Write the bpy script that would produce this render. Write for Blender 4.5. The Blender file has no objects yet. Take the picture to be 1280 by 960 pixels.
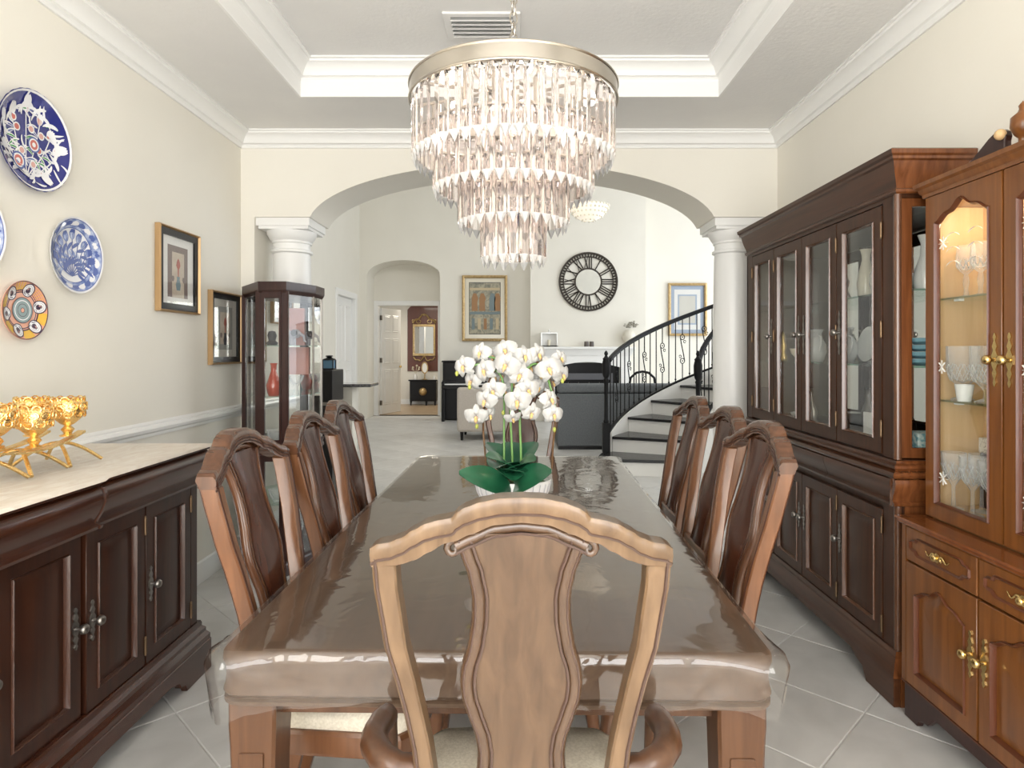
import bpy, bmesh, math, random
from mathutils import Vector, Matrix
PI = math.pi
R = random.Random(7)
SC = bpy.context.scene
COL = SC.collection
# ---------------------------------------------------------------- camera, world, lights, exposure
F, CX, CY, H = 790.0, 650.0, 438.0, 1.36
cd = bpy.data.cameras.new('camera'); cam = bpy.data.objects.new('camera', cd); COL.objects.link(cam)
cam.location = (0, 0, H); cam.rotation_euler = (PI/2, 0, 0)
cd.sensor_width = 36; cd.lens = F/1280*36; cd.shift_x = -(CX-640)/1280; cd.shift_y = -(480-CY)/1280
cd.clip_start = 0.05
SC.camera = cam
w = bpy.data.worlds.new('sky'); SC.world = w; w.use_nodes = True
w.node_tree.nodes['Background'].inputs[0].default_value = (0.86, 0.93, 1.0, 1)
w.node_tree.nodes['Background'].inputs[1].default_value = 1.2
def area(name, loc, rot, sx, sy, power, col=(1, 1, 1)):
    l = bpy.data.lights.new(name, 'AREA'); l.shape = 'RECTANGLE'; l.size = sx; l.size_y = sy; l.energy = power; l.color = col
    o = bpy.data.objects.new(name, l); o.location = loc; o.rotation_euler = rot; COL.objects.link(o); return o
# daylight through the glazed end behind the photographer, and through the living room's side windows; added fills are marked
area('window_light_dining', (-0.05, -4.3, 1.45), (PI/2+0.3, 0, 0), 3.4, 2.5, 118, (1.0, 0.985, 0.96))
area('fill_light_side', (-1.85, -2.2, 1.5), (PI/2, 0, -PI/2), 2.4, 2.0, 68, (1.0, 0.985, 0.96))  # added fill for the right wall, no window is built here
area('fill_light_side', (1.70, -2.2, 1.5), (PI/2, 0, PI/2), 2.4, 2.0, 68, (1.0, 0.985, 0.96))  # added fill for the left wall, no window is built here
area('window_light_living_side', (5.7, 8.8, 2.3), (PI/2, 0, PI/2), 6.0, 4.0, 84, (0.95, 0.98, 1.0))
area('fill_light_living_high', (0.6, 4.95, 4.74), (PI/2, 0, 0), 6.5, 0.4, 36, (1.0, 0.98, 0.95))  # added fill for the far wall, the wall behind it is solid
area('lamp_light_hall', (-2.2, 14.6, 2.5), (0, 0, 0), 0.8, 0.8, 14, (1.0, 0.93, 0.8))
vs = SC.view_settings; vs.view_transform = 'Standard'; vs.look = 'None'; vs.gamma = 1; vs.use_curve_mapping = False
vs.exposure = 0.8
cy = SC.cycles
cy.use_denoising = True; cy.max_bounces = 14; cy.diffuse_bounces = 5; cy.glossy_bounces = 6; cy.transmission_bounces = 14
cy.transparent_max_bounces = 24; cy.sample_clamp_indirect = 6; cy.caustics_reflective = False; cy.caustics_refractive = False
def at(px, py, Y): return Vector(((px-CX)*Y/F, Y, H-(py-CY)*Y/F))
# ---------------------------------------------------------------- materials
MAT = {}
def mat(name, col, rough=0.5, metal=0.0, coat=0.0, spec=0.5, emit=None, es=0, **kw):
    m = bpy.data.materials.new(name); m.use_nodes = True; b = m.node_tree.nodes['Principled BSDF']
    b.inputs['Base Color'].default_value = (*col, 1); b.inputs['Roughness'].default_value = rough
    b.inputs['Metallic'].default_value = metal; b.inputs['Coat Weight'].default_value = coat; b.inputs['Coat Roughness'].default_value = 0.08
    b.inputs['Specular IOR Level'].default_value = spec
    if emit: b.inputs['Emission Color'].default_value = (*emit, 1); b.inputs['Emission Strength'].default_value = es
    for k, v in kw.items(): b.inputs[k.replace('_', ' ')].default_value = v
    MAT[name] = m; return m
def nd(m, t): return m.node_tree.nodes.new(t)
def lk(m, a, b): m.node_tree.links.new(a, b)
def noisy(name, c1, c2, rough=0.5, scale=(4, 4, 4), detail=5, dist=0.0, bump=0.0, bscale=None, lo=0.35, hi=0.65, rnd=0.0, rvar=0.0, **kw):
    """Principled with two colours mixed by (stretched) noise, optional bump and per-object tone."""
    m = mat(name, c1, rough, **kw); b = m.node_tree.nodes['Principled BSDF']
    tc = nd(m, 'ShaderNodeTexCoord'); mp = nd(m, 'ShaderNodeMapping'); mp.inputs['Scale'].default_value = scale
    lk(m, tc.outputs['Object'], mp.inputs['Vector'])
    n = nd(m, 'ShaderNodeTexNoise'); n.inputs['Scale'].default_value = 1; n.inputs['Detail'].default_value = detail; n.inputs['Distortion'].default_value = dist
    lk(m, mp.outputs[0], n.inputs['Vector'])
    r = nd(m, 'ShaderNodeValToRGB'); r.color_ramp.elements[0].position = lo; r.color_ramp.elements[1].position = hi
    r.color_ramp.elements[0].color = (*c1, 1); r.color_ramp.elements[1].color = (*c2, 1)
    lk(m, n.outputs['Fac'], r.inputs['Fac']); out = r.outputs['Color']
    if rnd:
        oi = nd(m, 'ShaderNodeObjectInfo'); mr = nd(m, 'ShaderNodeMapRange'); mr.inputs['To Min'].default_value = 1-rnd; mr.inputs['To Max'].default_value = 1+rnd
        hs = nd(m, 'ShaderNodeHueSaturation'); lk(m, oi.outputs['Random'], mr.inputs['Value']); lk(m, mr.outputs[0], hs.inputs['Value']); lk(m, out, hs.inputs['Color']); out = hs.outputs['Color']
    lk(m, out, b.inputs['Base Color'])
    if rvar:
        mr2 = nd(m, 'ShaderNodeMapRange'); mr2.inputs['To Min'].default_value = rough-rvar; mr2.inputs['To Max'].default_value = rough+rvar
        lk(m, n.outputs['Fac'], mr2.inputs['Value']); lk(m, mr2.outputs[0], b.inputs['Roughness'])
    if bump:
        n2 = n
        if bscale:
            n2 = nd(m, 'ShaderNodeTexNoise'); n2.inputs['Scale'].default_value = bscale; n2.inputs['Detail'].default_value = 3; lk(m, tc.outputs['Object'], n2.inputs['Vector'])
        bp = nd(m, 'ShaderNodeBump'); bp.inputs['Strength'].default_value = bump; bp.inputs['Distance'].default_value = 0.01
        lk(m, n2.outputs['Fac'], bp.inputs['Height']); lk(m, bp.outputs[0], b.inputs['Normal'])
    return m
def thin_glass(name, tint=(1, 1, 1), rough=0.0, fac=1.0, bump=0, bscale=12, lo=0.03, hi=0.9):
    """a clear sheet: transparent, with a Fresnel mirror reflection"""
    m = bpy.data.materials.new(name); m.use_nodes = True; nt = m.node_tree; nt.nodes.remove(nt.nodes['Principled BSDF'])
    o = nt.nodes['Material Output']; t = nd(m, 'ShaderNodeBsdfTransparent'); t.inputs[0].default_value = (*tint, 1)
    g = nd(m, 'ShaderNodeBsdfGlossy'); g.inputs['Roughness'].default_value = rough; g.inputs[0].default_value = (1, 1, 1, 1)
    lw = nd(m, 'ShaderNodeLayerWeight'); lw.inputs['Blend'].default_value = 0.5      # Schlick, the same from both faces
    pw = nd(m, 'ShaderNodeMath'); pw.operation = 'POWER'; pw.inputs[1].default_value = 4.2
    mr = nd(m, 'ShaderNodeMath'); mr.operation = 'MULTIPLY_ADD'; mr.inputs[1].default_value = 0.95*min(fac, 1.0); mr.inputs[2].default_value = 0.045*fac
    mx = nd(m, 'ShaderNodeMixShader'); lk(m, lw.outputs['Facing'], pw.inputs[0]); lk(m, pw.outputs[0], mr.inputs[0]); lk(m, mr.outputs[0], mx.inputs[0])
    lk(m, t.outputs[0], mx.inputs[1]); lk(m, g.outputs[0], mx.inputs[2]); lk(m, mx.outputs[0], o.inputs[0])
    if bump:
        tc = nd(m, 'ShaderNodeTexCoord'); n = nd(m, 'ShaderNodeTexNoise'); n.inputs['Scale'].default_value = bscale; n.inputs['Detail'].default_value = 2; n.inputs['Distortion'].default_value = 1.0
        bp = nd(m, 'ShaderNodeBump'); bp.inputs['Strength'].default_value = bump; bp.inputs['Distance'].default_value = 0.01
        lk(m, tc.outputs['Object'], n.inputs['Vector']); lk(m, n.outputs['Fac'], bp.inputs['Height']); lk(m, bp.outputs[0], g.inputs['Normal']); lk(m, bp.outputs[0], lw.inputs['Normal'])
    MAT[name] = m; return m
def wood(name, c1, c2, rough=0.3, along='z', coat=0.3, k=1.0, **kw):
    s = {'z': (38*k, 38*k, 2.2*k), 'x': (2.2*k, 38*k, 38*k), 'y': (38*k, 2.2*k, 38*k)}[along]
    return noisy(name, c1, c2, rough, s, detail=6, dist=0.6, lo=0.3, hi=0.7, coat=coat, **kw)
wall_m = noisy('wall_paint', (0.80, 0.768, 0.69), (0.82, 0.788, 0.71), 0.75, (2, 2, 2), bump=0.03, bscale=90)
ceil_m = noisy('ceiling_paint', (0.80, 0.79, 0.775), (0.83, 0.82, 0.80), 0.85, (3, 3, 3), bump=0.14, bscale=45)
trim_m = mat('trim_paint', (0.86, 0.855, 0.835), 0.35)
tile_m = noisy('floor_tile', (0.52, 0.51, 0.49), (0.62, 0.61, 0.59), 0.33, (3.5, 3.5, 3.5), detail=8, dist=0.8, rnd=0.05, bump=0.03, rvar=0.05)
grout_m = mat('grout', (0.66, 0.65, 0.63), 0.8)
halltile_m = noisy('hall_floor', (0.42, 0.31, 0.2), (0.5, 0.38, 0.26), 0.35, (3, 3, 3))
ch_frame = wood('chair_wood', (0.115, 0.047, 0.020), (0.185, 0.08, 0.036), 0.28, coat=0.25)  # one chair wood: lit posts coloured paler than the shaded splat and crest
ch_dark = wood('chair_wood_splat', (0.046, 0.015, 0.008), (0.08, 0.026, 0.013), 0.22, coat=0.15, spec=0.3)
ch_crest = wood('chair_wood_crest', (0.07, 0.029, 0.014), (0.115, 0.049, 0.024), 0.24, coat=0.3, spec=0.4)
ch_line = mat('chair_inlay', (0.045, 0.016, 0.009), 0.3)
ar_frame = wood('chair_wood_lit', (0.085, 0.047, 0.022), (0.175, 0.106, 0.056), 0.34, coat=0.2, k=0.8)  # side chairs' wood again, window light on the back put into the colour
ar_panel = wood('chair_wood_lit_panel', (0.060, 0.032, 0.016), (0.105, 0.060, 0.032), 0.36, coat=0.25, k=1.1)  # splat colour lifted for the same window light
ar_rim = wood('walnut_rim', (0.062, 0.034, 0.019), (0.092, 0.052, 0.030), 0.25, coat=0.4)
ar_line = mat('walnut_groove', (0.07, 0.04, 0.03), 0.4)
ar_arm = wood('arm_wood', (0.05, 0.021, 0.0095), (0.085, 0.037, 0.017), 0.3, coat=0.2, spec=0.35)
seat_m = noisy('seat_fabric', (0.56, 0.50, 0.40), (0.68, 0.62, 0.51), 0.9, (160, 160, 160), bump=0.2, bscale=350)
table_m = wood('table_wood', (0.070, 0.044, 0.029), (0.10, 0.065, 0.043), 0.4, 'y', coat=0.0, spec=0.15)
leg_m = wood('table_leg_wood', (0.062, 0.027, 0.0125), (0.10, 0.046, 0.022), 0.32, coat=0.1, spec=0.3)
vinyl_m = thin_glass('clear_vinyl', (0.97, 0.96, 0.95), 0.045, 0.85, bump=0.12, bscale=7)
vinyl_skirt_m = thin_glass('clear_vinyl_skirt', (0.97, 0.96, 0.95), 0.05, 1.25, bump=0.55, bscale=9)
sb_m = wood('sideboard_wood', (0.020, 0.0065, 0.0035), (0.042, 0.0135, 0.006), 0.32, coat=0.12, spec=0.3)
sbx_m = wood('sideboard_wood_rail', (0.030, 0.009, 0.005), (0.062, 0.019, 0.008), 0.24, 'x', coat=0.35, spec=0.4)
sb_edge = mat('sideboard_bead', (0.055, 0.021, 0.012), 0.22, coat=0.4)
hu_m = wood('hutch_wood', (0.034, 0.0118, 0.0048), (0.064, 0.0235, 0.0098), 0.33, coat=0.06, spec=0.25)
hux_m = wood('hutch_wood_rail', (0.040, 0.014, 0.0058), (0.078, 0.029, 0.0122), 0.28, 'x', coat=0.15, spec=0.3)
hu_side = wood('hutch_wood_lit_end', (0.10, 0.031, 0.0095), (0.185, 0.064, 0.021), 0.25, coat=0.5)  # hutch wood with the light on its near end put into the colour
hu_edge = mat('hutch_bead', (0.11, 0.048, 0.025), 0.22, coat=0.4)
cc_m = wood('cherry_wood', (0.135, 0.045, 0.0105), (0.215, 0.079, 0.019), 0.28, coat=0.3, spec=0.4)
cc_rail = wood('cherry_rail', (0.15, 0.045, 0.013), (0.22, 0.07, 0.02), 0.22, coat=0.5)
cc_edge = mat('cherry_bead', (0.10, 0.03, 0.012), 0.3, coat=0.15, spec=0.35)
cc_in = wood('light_oak', (0.62, 0.40, 0.19), (0.70, 0.48, 0.25), 0.5, coat=0)
cu_m = wood('curio_wood', (0.026, 0.010, 0.008), (0.045, 0.017, 0.013), 0.32, coat=0.15, spec=0.35)
black_m = mat('black_lacquer', (0.008, 0.0075, 0.008), 0.3, spec=0.3)
iron_m = mat('black_iron', (0.007, 0.007, 0.008), 0.45, spec=0.2)
tread_m = mat('black_tread', (0.014, 0.013, 0.014), 0.25, spec=0.4)
pane_m = thin_glass('glass_pane', (0.97, 0.98, 0.975), 0.0, 0.8)
shelf_m = thin_glass('glass_shelf', (0.78, 0.90, 0.86), 0.0, 1.0)
mirror_m = mat('mirror', (0.86, 0.87, 0.87), 0.02, metal=1.0)
crystal_m = mat('crystal', (0.975, 0.91, 0.89), 0.0, Transmission_Weight=0.97, IOR=1.47)  # rose tint puts the furniture's brown reflections into the glass colour
tip_glint_m = mat('crystal_tip', (0.97, 0.96, 0.95), 0.12, Transmission_Weight=0.55, IOR=1.3)  # clear tips whitened, their bright facets put into the colour
def cut_glass(name):
    m = mat(name, (0.93, 0.94, 0.95), 0.06, spec=0.6); b = m.node_tree.nodes['Principled BSDF']; o = m.node_tree.nodes['Material Output']
    t = nd(m, 'ShaderNodeBsdfTransparent'); lw = nd(m, 'ShaderNodeLayerWeight'); lw.inputs['Blend'].default_value = 0.5
    pw = nd(m, 'ShaderNodeMath'); pw.operation = 'POWER'; pw.inputs[1].default_value = 2.0
    mr = nd(m, 'ShaderNodeMath'); mr.operation = 'MULTIPLY_ADD'; mr.inputs[1].default_value = 0.7; mr.inputs[2].default_value = 0.10
    mx = nd(m, 'ShaderNodeMixShader'); lk(m, lw.outputs['Facing'], pw.inputs[0]); lk(m, pw.outputs[0], mr.inputs[0]); lk(m, mr.outputs[0], mx.inputs[0])
    lk(m, t.outputs[0], mx.inputs[1]); lk(m, b.outputs[0], mx.inputs[2]); lk(m, mx.outputs[0], o.inputs[0]); return m
cut_m = cut_glass('cut_glass')
nickel_m = mat('champagne_nickel', (0.60, 0.555, 0.49), 0.28, metal=1.0)
silver_m = mat('antique_silver', (0.27, 0.25, 0.23), 0.35, metal=1.0)
hinge_m = mat('hinge_brass', (0.19, 0.125, 0.075), 0.42, metal=1.0)
picglass_m = thin_glass('picture_glass', (0.98, 0.98, 0.98), 0.0, 0.4)
brass_m = mat('brass', (0.72, 0.52, 0.22), 0.25, metal=1.0)
gold_m = noisy('gold', (1.0, 0.74, 0.34), (0.92, 0.60, 0.22), 0.25, (40, 40, 40), bump=0.5, bscale=120, metal=1.0)
goldf_m = noisy('gilt_frame', (0.40, 0.27, 0.12), (0.55, 0.40, 0.20), 0.35, (30, 30, 30), bump=0.3, bscale=70, metal=0.6)
white_m = mat('white_china', (0.84, 0.84, 0.82), 0.15, coat=0.3)
creamc_m = mat('cream_china', (0.80, 0.74, 0.60), 0.2)
ink_m = mat('dark_ink', (0.05, 0.05, 0.06), 0.6)
paper_m = mat('paper', (0.80, 0.79, 0.76), 0.8)
bulb_m = mat('bulb', (1, 0.93, 0.82), 0.3, emit=(1.0, 0.95, 0.88), es=0.8)
# ---------------------------------------------------------------- mesh builder
class MB:
    def __init__(s): s.v = []; s.f = []; s.mi = []; s.M = Matrix(); s.k = 0
    def add(s, vs, fs):
        n = len(s.v); s.v += [tuple(s.M @ Vector(p)) for p in vs]
        for f in fs: s.f.append([n+i for i in f]); s.mi.append(s.k)
        return s
    def box(s, x0, x1, y0, y1, z0, z1):
        return s.add([(x0, y0, z0), (x1, y0, z0), (x1, y1, z0), (x0, y1, z0), (x0, y0, z1), (x1, y0, z1), (x1, y1, z1), (x0, y1, z1)],
                     [(0, 3, 2, 1), (4, 5, 6, 7), (0, 1, 5, 4), (1, 2, 6, 5), (2, 3, 7, 6), (3, 0, 4, 7)])
    def loft(s, rings, closed=False, cap=True, ring_closed=True):
        n = len(rings[0]); vs = [p for r in rings for p in r]; fs = []; m = len(rings)
        for i in range(m if closed else m-1):
            a, b = i*n, ((i+1) % m)*n
            for j in range(n if ring_closed else n-1):
                k = (j+1) % n; fs.append((a+j, a+k, b+k, b+j))
        if cap and not closed and ring_closed: fs.append(tuple(range(n))[::-1]); fs.append(tuple((m-1)*n+i for i in range(n)))
        return s.add(vs, fs)
    def lathe(s, prof, n=24, cx=0, cy=0, wob=None):
        rings = []
        for r, z in prof:
            r = max(r, 1e-4)
            rings.append([(cx+r*(wob(2*PI*j/n) if wob else 1)*math.cos(2*PI*j/n), cy+r*(wob(2*PI*j/n) if wob else 1)*math.sin(2*PI*j/n), z) for j in range(n)])
        return s.loft(rings)
    def tube(s, pts, r, n=8, closed=False, flat=1.0):
        pts = [Vector(p) for p in pts]; m = len(pts); rs = r if isinstance(r, (list, tuple)) else [r]*m
        rings = []; up = None
        for i, p in enumerate(pts):
            t = (pts[(i+1) % m]-pts[i-1]) if closed else (pts[min(i+1, m-1)]-pts[max(i-1, 0)])
            if t.length < 1e-9: t = Vector((0, 0, 1))
            t.normalize()
            if up is None: up = Vector((0, 0, 1)) if abs(t.z) < 0.9 else Vector((0, 1, 0))
            a = t.cross(up)
            if a.length < 1e-6: a = t.cross(Vector((1, 0, 0)))
            a.normalize(); b = a.cross(t).normalized(); up = b
            rings.append([tuple(p+(a*math.cos(2*PI*j/n)+b*math.sin(2*PI*j/n)*flat)*rs[i]) for j in range(n)])
        return s.loft(rings, closed=closed)
    def prism(s, poly, y0, y1, plane='xz'):
        f = {'xz': lambda p, d: (p[0], d, p[1]), 'xy': lambda p, d: (p[0], p[1], d), 'yz': lambda p, d: (d, p[0], p[1])}[plane]
        return s.loft([[f(p, y0) for p in poly], [f(p, y1) for p in poly]])
    def ring(s, o, i, y0, y1, plane='xz'):
        f = {'xz': lambda p, d: (p[0], d, p[1]), 'xy': lambda p, d: (p[0], p[1], d), 'yz': lambda p, d: (d, p[0], p[1])}[plane]
        n = len(o)
        return s.loft([[f(o[k], y0), f(i[k], y0), f(i[k], y1), f(o[k], y1)] for k in range(n)], closed=True)
    def ball(s, c, r, n=12, sz=1.0):
        M = s.M; s.M = M @ Matrix.Translation(c)
        s.lathe([(r*math.sin(PI*i/(n//2+1)), -r*sz*math.cos(PI*i/(n//2+1))) for i in range(n//2+2)], n); s.M = M; return s
    def build(s, name, m, parent=None, smooth=35, bevel=0, fix=True, seg=1, **props):
        me = bpy.data.meshes.new(name); me.from_pydata(s.v, [], s.f)
        ms = m if isinstance(m, (list, tuple)) else [m]
        for x in ms: me.materials.append(x)
        if len(ms) > 1: me.polygons.foreach_set('material_index', s.mi)
        if fix:
            bm = bmesh.new(); bm.from_mesh(me); bmesh.ops.recalc_face_normals(bm, faces=bm.faces); bm.to_mesh(me); bm.free()
        if smooth:
            me.polygons.foreach_set('use_smooth', [True]*len(me.polygons)); me.set_sharp_from_angle(angle=math.radians(smooth))
        o = bpy.data.objects.new(name, me); COL.objects.link(o)
        if parent: o.parent = parent
        if bevel:
            b = o.modifiers.new('bevel', 'BEVEL'); b.width = bevel; b.segments = seg; b.limit_method = 'ANGLE'; b.angle_limit = math.radians(40)
        for k, v in props.items(): o[k] = v
        return o
def bx(*a): return MB().box(*a)
def tag(o, label, cat, group=None):
    o['label'] = label; o['category'] = cat
    if group: o['group'] = group
    return o
def thing(name, label, cat, loc=(0, 0, 0), rz=0, group=None):
    o = bpy.data.objects.new(name, None); COL.objects.link(o); o.location = loc; o.rotation_euler = (0, 0, rz); o.empty_display_size = 0.1
    return tag(o, label, cat, group)
KIDS = {}
def dup(root, loc, rz, label, group=None):
    kids = {}
    for o in COL.objects:
        if o.parent: kids.setdefault(o.parent.name, []).append(o)
    def cp(o, par):
        c = o.copy(); COL.objects.link(c); c.parent = par
        for k in kids.get(o.name, []): cp(k, c)
        return c
    c = cp(root, None); c.location = loc; c.rotation_euler = (0, 0, rz); c['label'] = label
    if group: c['group'] = group
    return c
def share(o, name, parent, loc=None, rot=None, scale=None):
    c = bpy.data.objects.new(name, o.data); COL.objects.link(c); c.parent = parent
    for md in o.modifiers:
        b = c.modifiers.new(md.name, md.type); b.width = md.width; b.segments = md.segments; b.limit_method = md.limit_method; b.angle_limit = md.angle_limit
    if loc is not None: c.location = loc
    if rot is not None: c.rotation_euler = rot
    if scale is not None: c.scale = scale
    return c
def struct(o, **k):
    o['kind'] = 'structure'; return o
def outline(x0, x1, z0, z1, topf=None, n=1):
    return [(x0, z0), (x1, z0)]+[(x1+(x0-x1)*i/n, z1+(topf(1-i/n) if topf else 0)) for i in range(n+1)]
def interp(tab, x):
    if x <= tab[0][0]: return tab[0][1]
    for (a, b), (c, d) in zip(tab, tab[1:]):
        if x <= c: t = (x-a)/(c-a); t = t*t*(3-2*t)*0.5+t*0.5; return b+(d-b)*t
    return tab[-1][1]
# ---------------------------------------------------------------- the setting
WL, WR, YC, YB = -1.878, 1.731, 4.25, 4.67
LX, RX, FY, LZ = -3.2, 6.0, 12.6, 5.0          # living room: left, right, far wall, ceiling
def wall(name, *boxes, m=None, parent=None):
    b = MB()
    for q in boxes: b.box(*q)
    return struct(b.build(name, m or wall_m, parent, smooth=0, fix=False))
fl = struct(bx(-3.4, 6.2, -4.2, 13.2, -0.12, -0.004).build('floor', grout_m, smooth=0))
S = 0.457; T0, U0 = 3.666/math.sqrt(2), -1.078/math.sqrt(2)
def clip(poly, ax, lim, keep_less):
    out = []
    for i, p in enumerate(poly):
        q = poly[(i+1) % len(poly)]; a = (p[ax] <= lim) == keep_less; b = (q[ax] <= lim) == keep_less
        if a: out.append(p)
        if a != b: t = (lim-p[ax])/(q[ax]-p[ax]); out.append((p[0]+(q[0]-p[0])*t, p[1]+(q[1]-p[1])*t))
    return out
def tile_rings(poly, cx, cy, full=True):
    c = 0.0035
    n = len(poly); gx = sum(p[0] for p in poly)/n; gy = sum(p[1] for p in poly)/n
    sh = lambda d: [(p[0]+(gx-p[0])*d, p[1]+(gy-p[1])*d) for p in poly]
    return [[(p[0]-cx, p[1]-cy, z) for p in q] for q, z in ((poly, -0.010), (poly, -0.0022), (sh(0.012), 0.0))]
hs = S/2-0.0022; r2 = math.sqrt(0.5)
diamond = [(hs*2*r2, 0), (0, hs*2*r2), (-hs*2*r2, 0), (0, -hs*2*r2)]
cand = []
for i in range(-14, 34):
    for j in range(-34, 16):
        t, u = T0+S*(i+0.5), U0+S*(j+0.5); x, y = (t+u)*r2, (t-u)*r2
        if y < 0.1 or y > 12.9: continue
        xl, xr = (WL, WR) if y < 4.5 else ((-1.78, 1.7) if y < 4.67 else (LX, RX))
        if x < xl-0.3 or x > xr+0.3: continue
        p = [(x+a, y+b) for a, b in diamond]
        fullp = True
        for ax, lim, less in ((0, xr, True), (0, xl, False), (1, FY, True)):
            q = clip(p, ax, lim, less)
            if len(q) != len(p) or q != p: fullp = False
            p = q
            if len(p) < 3: break
        if len(p) < 3: continue
        vis = any(-30 < CX+a*F/b < 1310 and CY+H*F/b < 1000 for a, b in p if b > 0.2)
        if vis: cand.append((y, x, fullp, p))
cand.sort()
tile_me = None; rest = MB()
for k, (y, x, fullp, p) in enumerate(cand):
    if k >= 295:
        rest.loft(tile_rings(p, 0, 0)[1:]); continue
    if fullp and tile_me: share(tile_me, 'tile', fl, (x, y, 0))
    else:
        o = MB().loft(tile_rings(p, x, y)).build('tile', tile_m, fl, smooth=0); o.location = (x, y, 0)
        if fullp: tile_me = o
if rest.v: rest.build('tile_field', tile_m, fl, smooth=0, kind='stuff')
wall('wall_left', (WL-0.12, WL, -4.2, YB, 0, 3.1), (WL, -1.786, YC, YB, 0, 2.258))
wall('wall_right', (WR, WR+0.12, -4.2, YB, 0, 3.1), (1.70, WR, YC, YB, 0, 2.258))
wall('wall_rear', (WL, WR, -4.2, -4.08, 0, 0.15), (WL, WR, -4.2, -4.08, 2.75, 3.1))
# arched wall between dining and living room
ax, az, aa, ab = -0.054, 2.2, 1.372, 0.42
arc = [(ax-aa*math.cos(t), az+ab*math.sin(t)) for t in [0.139+(PI-0.278)*i/40 for i in range(41)]]
poly = [(-2.0, 2.258)]+arc+[(1.852, 2.258), (1.852, 5.0), (-2.0, 5.0)]
b = MB()
top = [(x, 5.0) for x, z in [(-2.0, 0)]+arc+[(1.852, 0)]]; low = [(-2.0, 2.258)]+arc+[(1.852, 2.258)]
b.loft([[(l[0], YC, l[1]), (l[0], YB, l[1]), (l[0], YB, 5.0), (l[0], YC, 5.0)] for l in low])
b.box(-3.32, -2.0, YC, YB, 0, 5.0); b.box(1.852, 6.12, YC, YB, 0, 5.0)
struct(b.build('wall_arch', wall_m, smooth=30))
# dining ceiling with its tray
TX0, TX1, TY0, TY1, ZS, ZT = -1.275, 1.155, 1.1, 3.65, 2.82, 3.02
wall('ceiling', (WL, TX0, -4.2, YC, ZS, 3.1), (TX1, WR, -4.2, YC, ZS, 3.1), (TX0, TX1, -4.2, TY0, ZS, 3.1), (TX0, TX1, TY1, YC, ZS, 3.1), (TX0, TX1, TY0, TY1, ZT, 3.1), m=ceil_m)
def crown(name, x0, x1, y0, y1, prof, m=trim_m):
    rs = []
    for sx, sy, x, y in ((1, 1, x0, y0), (-1, 1, x1, y0), (-1, -1, x1, y1), (1, -1, x0, y1)):
        rs.append([(x+sx*o, y+sy*o, z) for o, z in prof])
    return struct(MB().loft(rs, closed=True).build(name, m, smooth=25))
def cprof(z0, z1, d):
    h = z1-z0; return [(0.0005, z0), (0.12*d, z0), (0.16*d, z0+0.10*h), (0.12*d, z0+0.13*h), (0.2*d, z0+0.22*h), (0.34*d, z0+0.26*h), (0.40*d, z0+0.42*h), (0.52*d, z0+0.60*h), (0.72*d, z0+0.73*h), (0.86*d, z0+0.78*h), (0.88*d, z0+0.88*h), (d, z0+0.9*h), (d, z1-0.0005), (0.0005, z1-0.0005)]
crown('trim_1', WL, WR, -4.08, YC, cprof(2.718, ZS, 0.095))
crown('trim_2', TX0, TX1, TY0, TY1, cprof(2.905, ZT, 0.10))
fas = MB(); fas.ring([(TX0, TY0), (TX1, TY0), (TX1, TY1), (TX0, TY1)], [(TX0+0.012, TY0+0.012), (TX1-0.012, TY0+0.012), (TX1-0.012, TY1-0.012), (TX0+0.012, TY1-0.012)], ZS, 2.905, 'xy')
struct(fas.build('trim_3', trim_m, smooth=0))
rail_p = [(0, 0.925), (0.012, 0.925), (0.014, 0.94), (0.026, 0.95), (0.03, 0.965), (0.024, 0.978), (0.014, 0.982), (0.014, 0.99), (0.006, 1.0), (0, 1.0)]
base_p = [(0, 0), (0.014, 0), (0.014, 0.095), (0.010, 0.108), (0.010, 0.116), (0.004, 0.125), (0, 0.125)]
def run(name, prof, a, bb, nrm, m=trim_m):
    return struct(MB().loft([[(p[0]+nrm[0]*o, p[1]+nrm[1]*o, z) for o, z in prof] for p in (a, bb)]).build(name, m, smooth=25))
run('trim_4', rail_p, (WL, -4.08), (WL, YC), (1, 0))
run('baseboard_left', base_p, (WL, -4.08), (WL, YC), (1, 0)); run('baseboard_right', base_p, (WR, -4.08), (WR, YC), (-1, 0))
# columns under the arch
def column(x):
    root = MB().lathe([(0.1235, 0.16)]+[(0.1235+0.012*math.sin(PI*min(1, (z/2.0)))*1.0, 0.16+z) for z in (0.3, 0.7, 1.1, 1.5, 1.83)]+[(0.122, 2.05)], 40).build('column', trim_m, smooth=40)
    root.location = (x, 4.45, 0); struct(root)
    s = 0.18
    b = MB().box(-s, s, -s, s, 2.205, 2.258).box(-s+0.012, s-0.012, -s+0.012, s-0.012, 2.185, 2.206)
    b.lathe([(0.120, 2.03), (0.14, 2.04), (0.14, 2.055), (0.124, 2.062), (0.124, 2.10), (0.134, 2.105), (0.134, 2.118), (0.142, 2.125), (0.165, 2.165), (0.168, 2.187), (0.1, 2.188)], 40)
    b.build('capital', trim_m, root, smooth=30)
    b = MB().box(-s, s, -s, s, 0, 0.075)
    b.lathe([(0.17, 0.075), (0.178, 0.09), (0.176, 0.108), (0.16, 0.118), (0.148, 0.125), (0.152, 0.14), (0.146, 0.155), (0.132, 0.16), (0.126, 0.185), (0.12, 0.186)], 40)
    b.build('column_base', trim_m, root, smooth=30)
column(-1.605); column(1.498)
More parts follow.
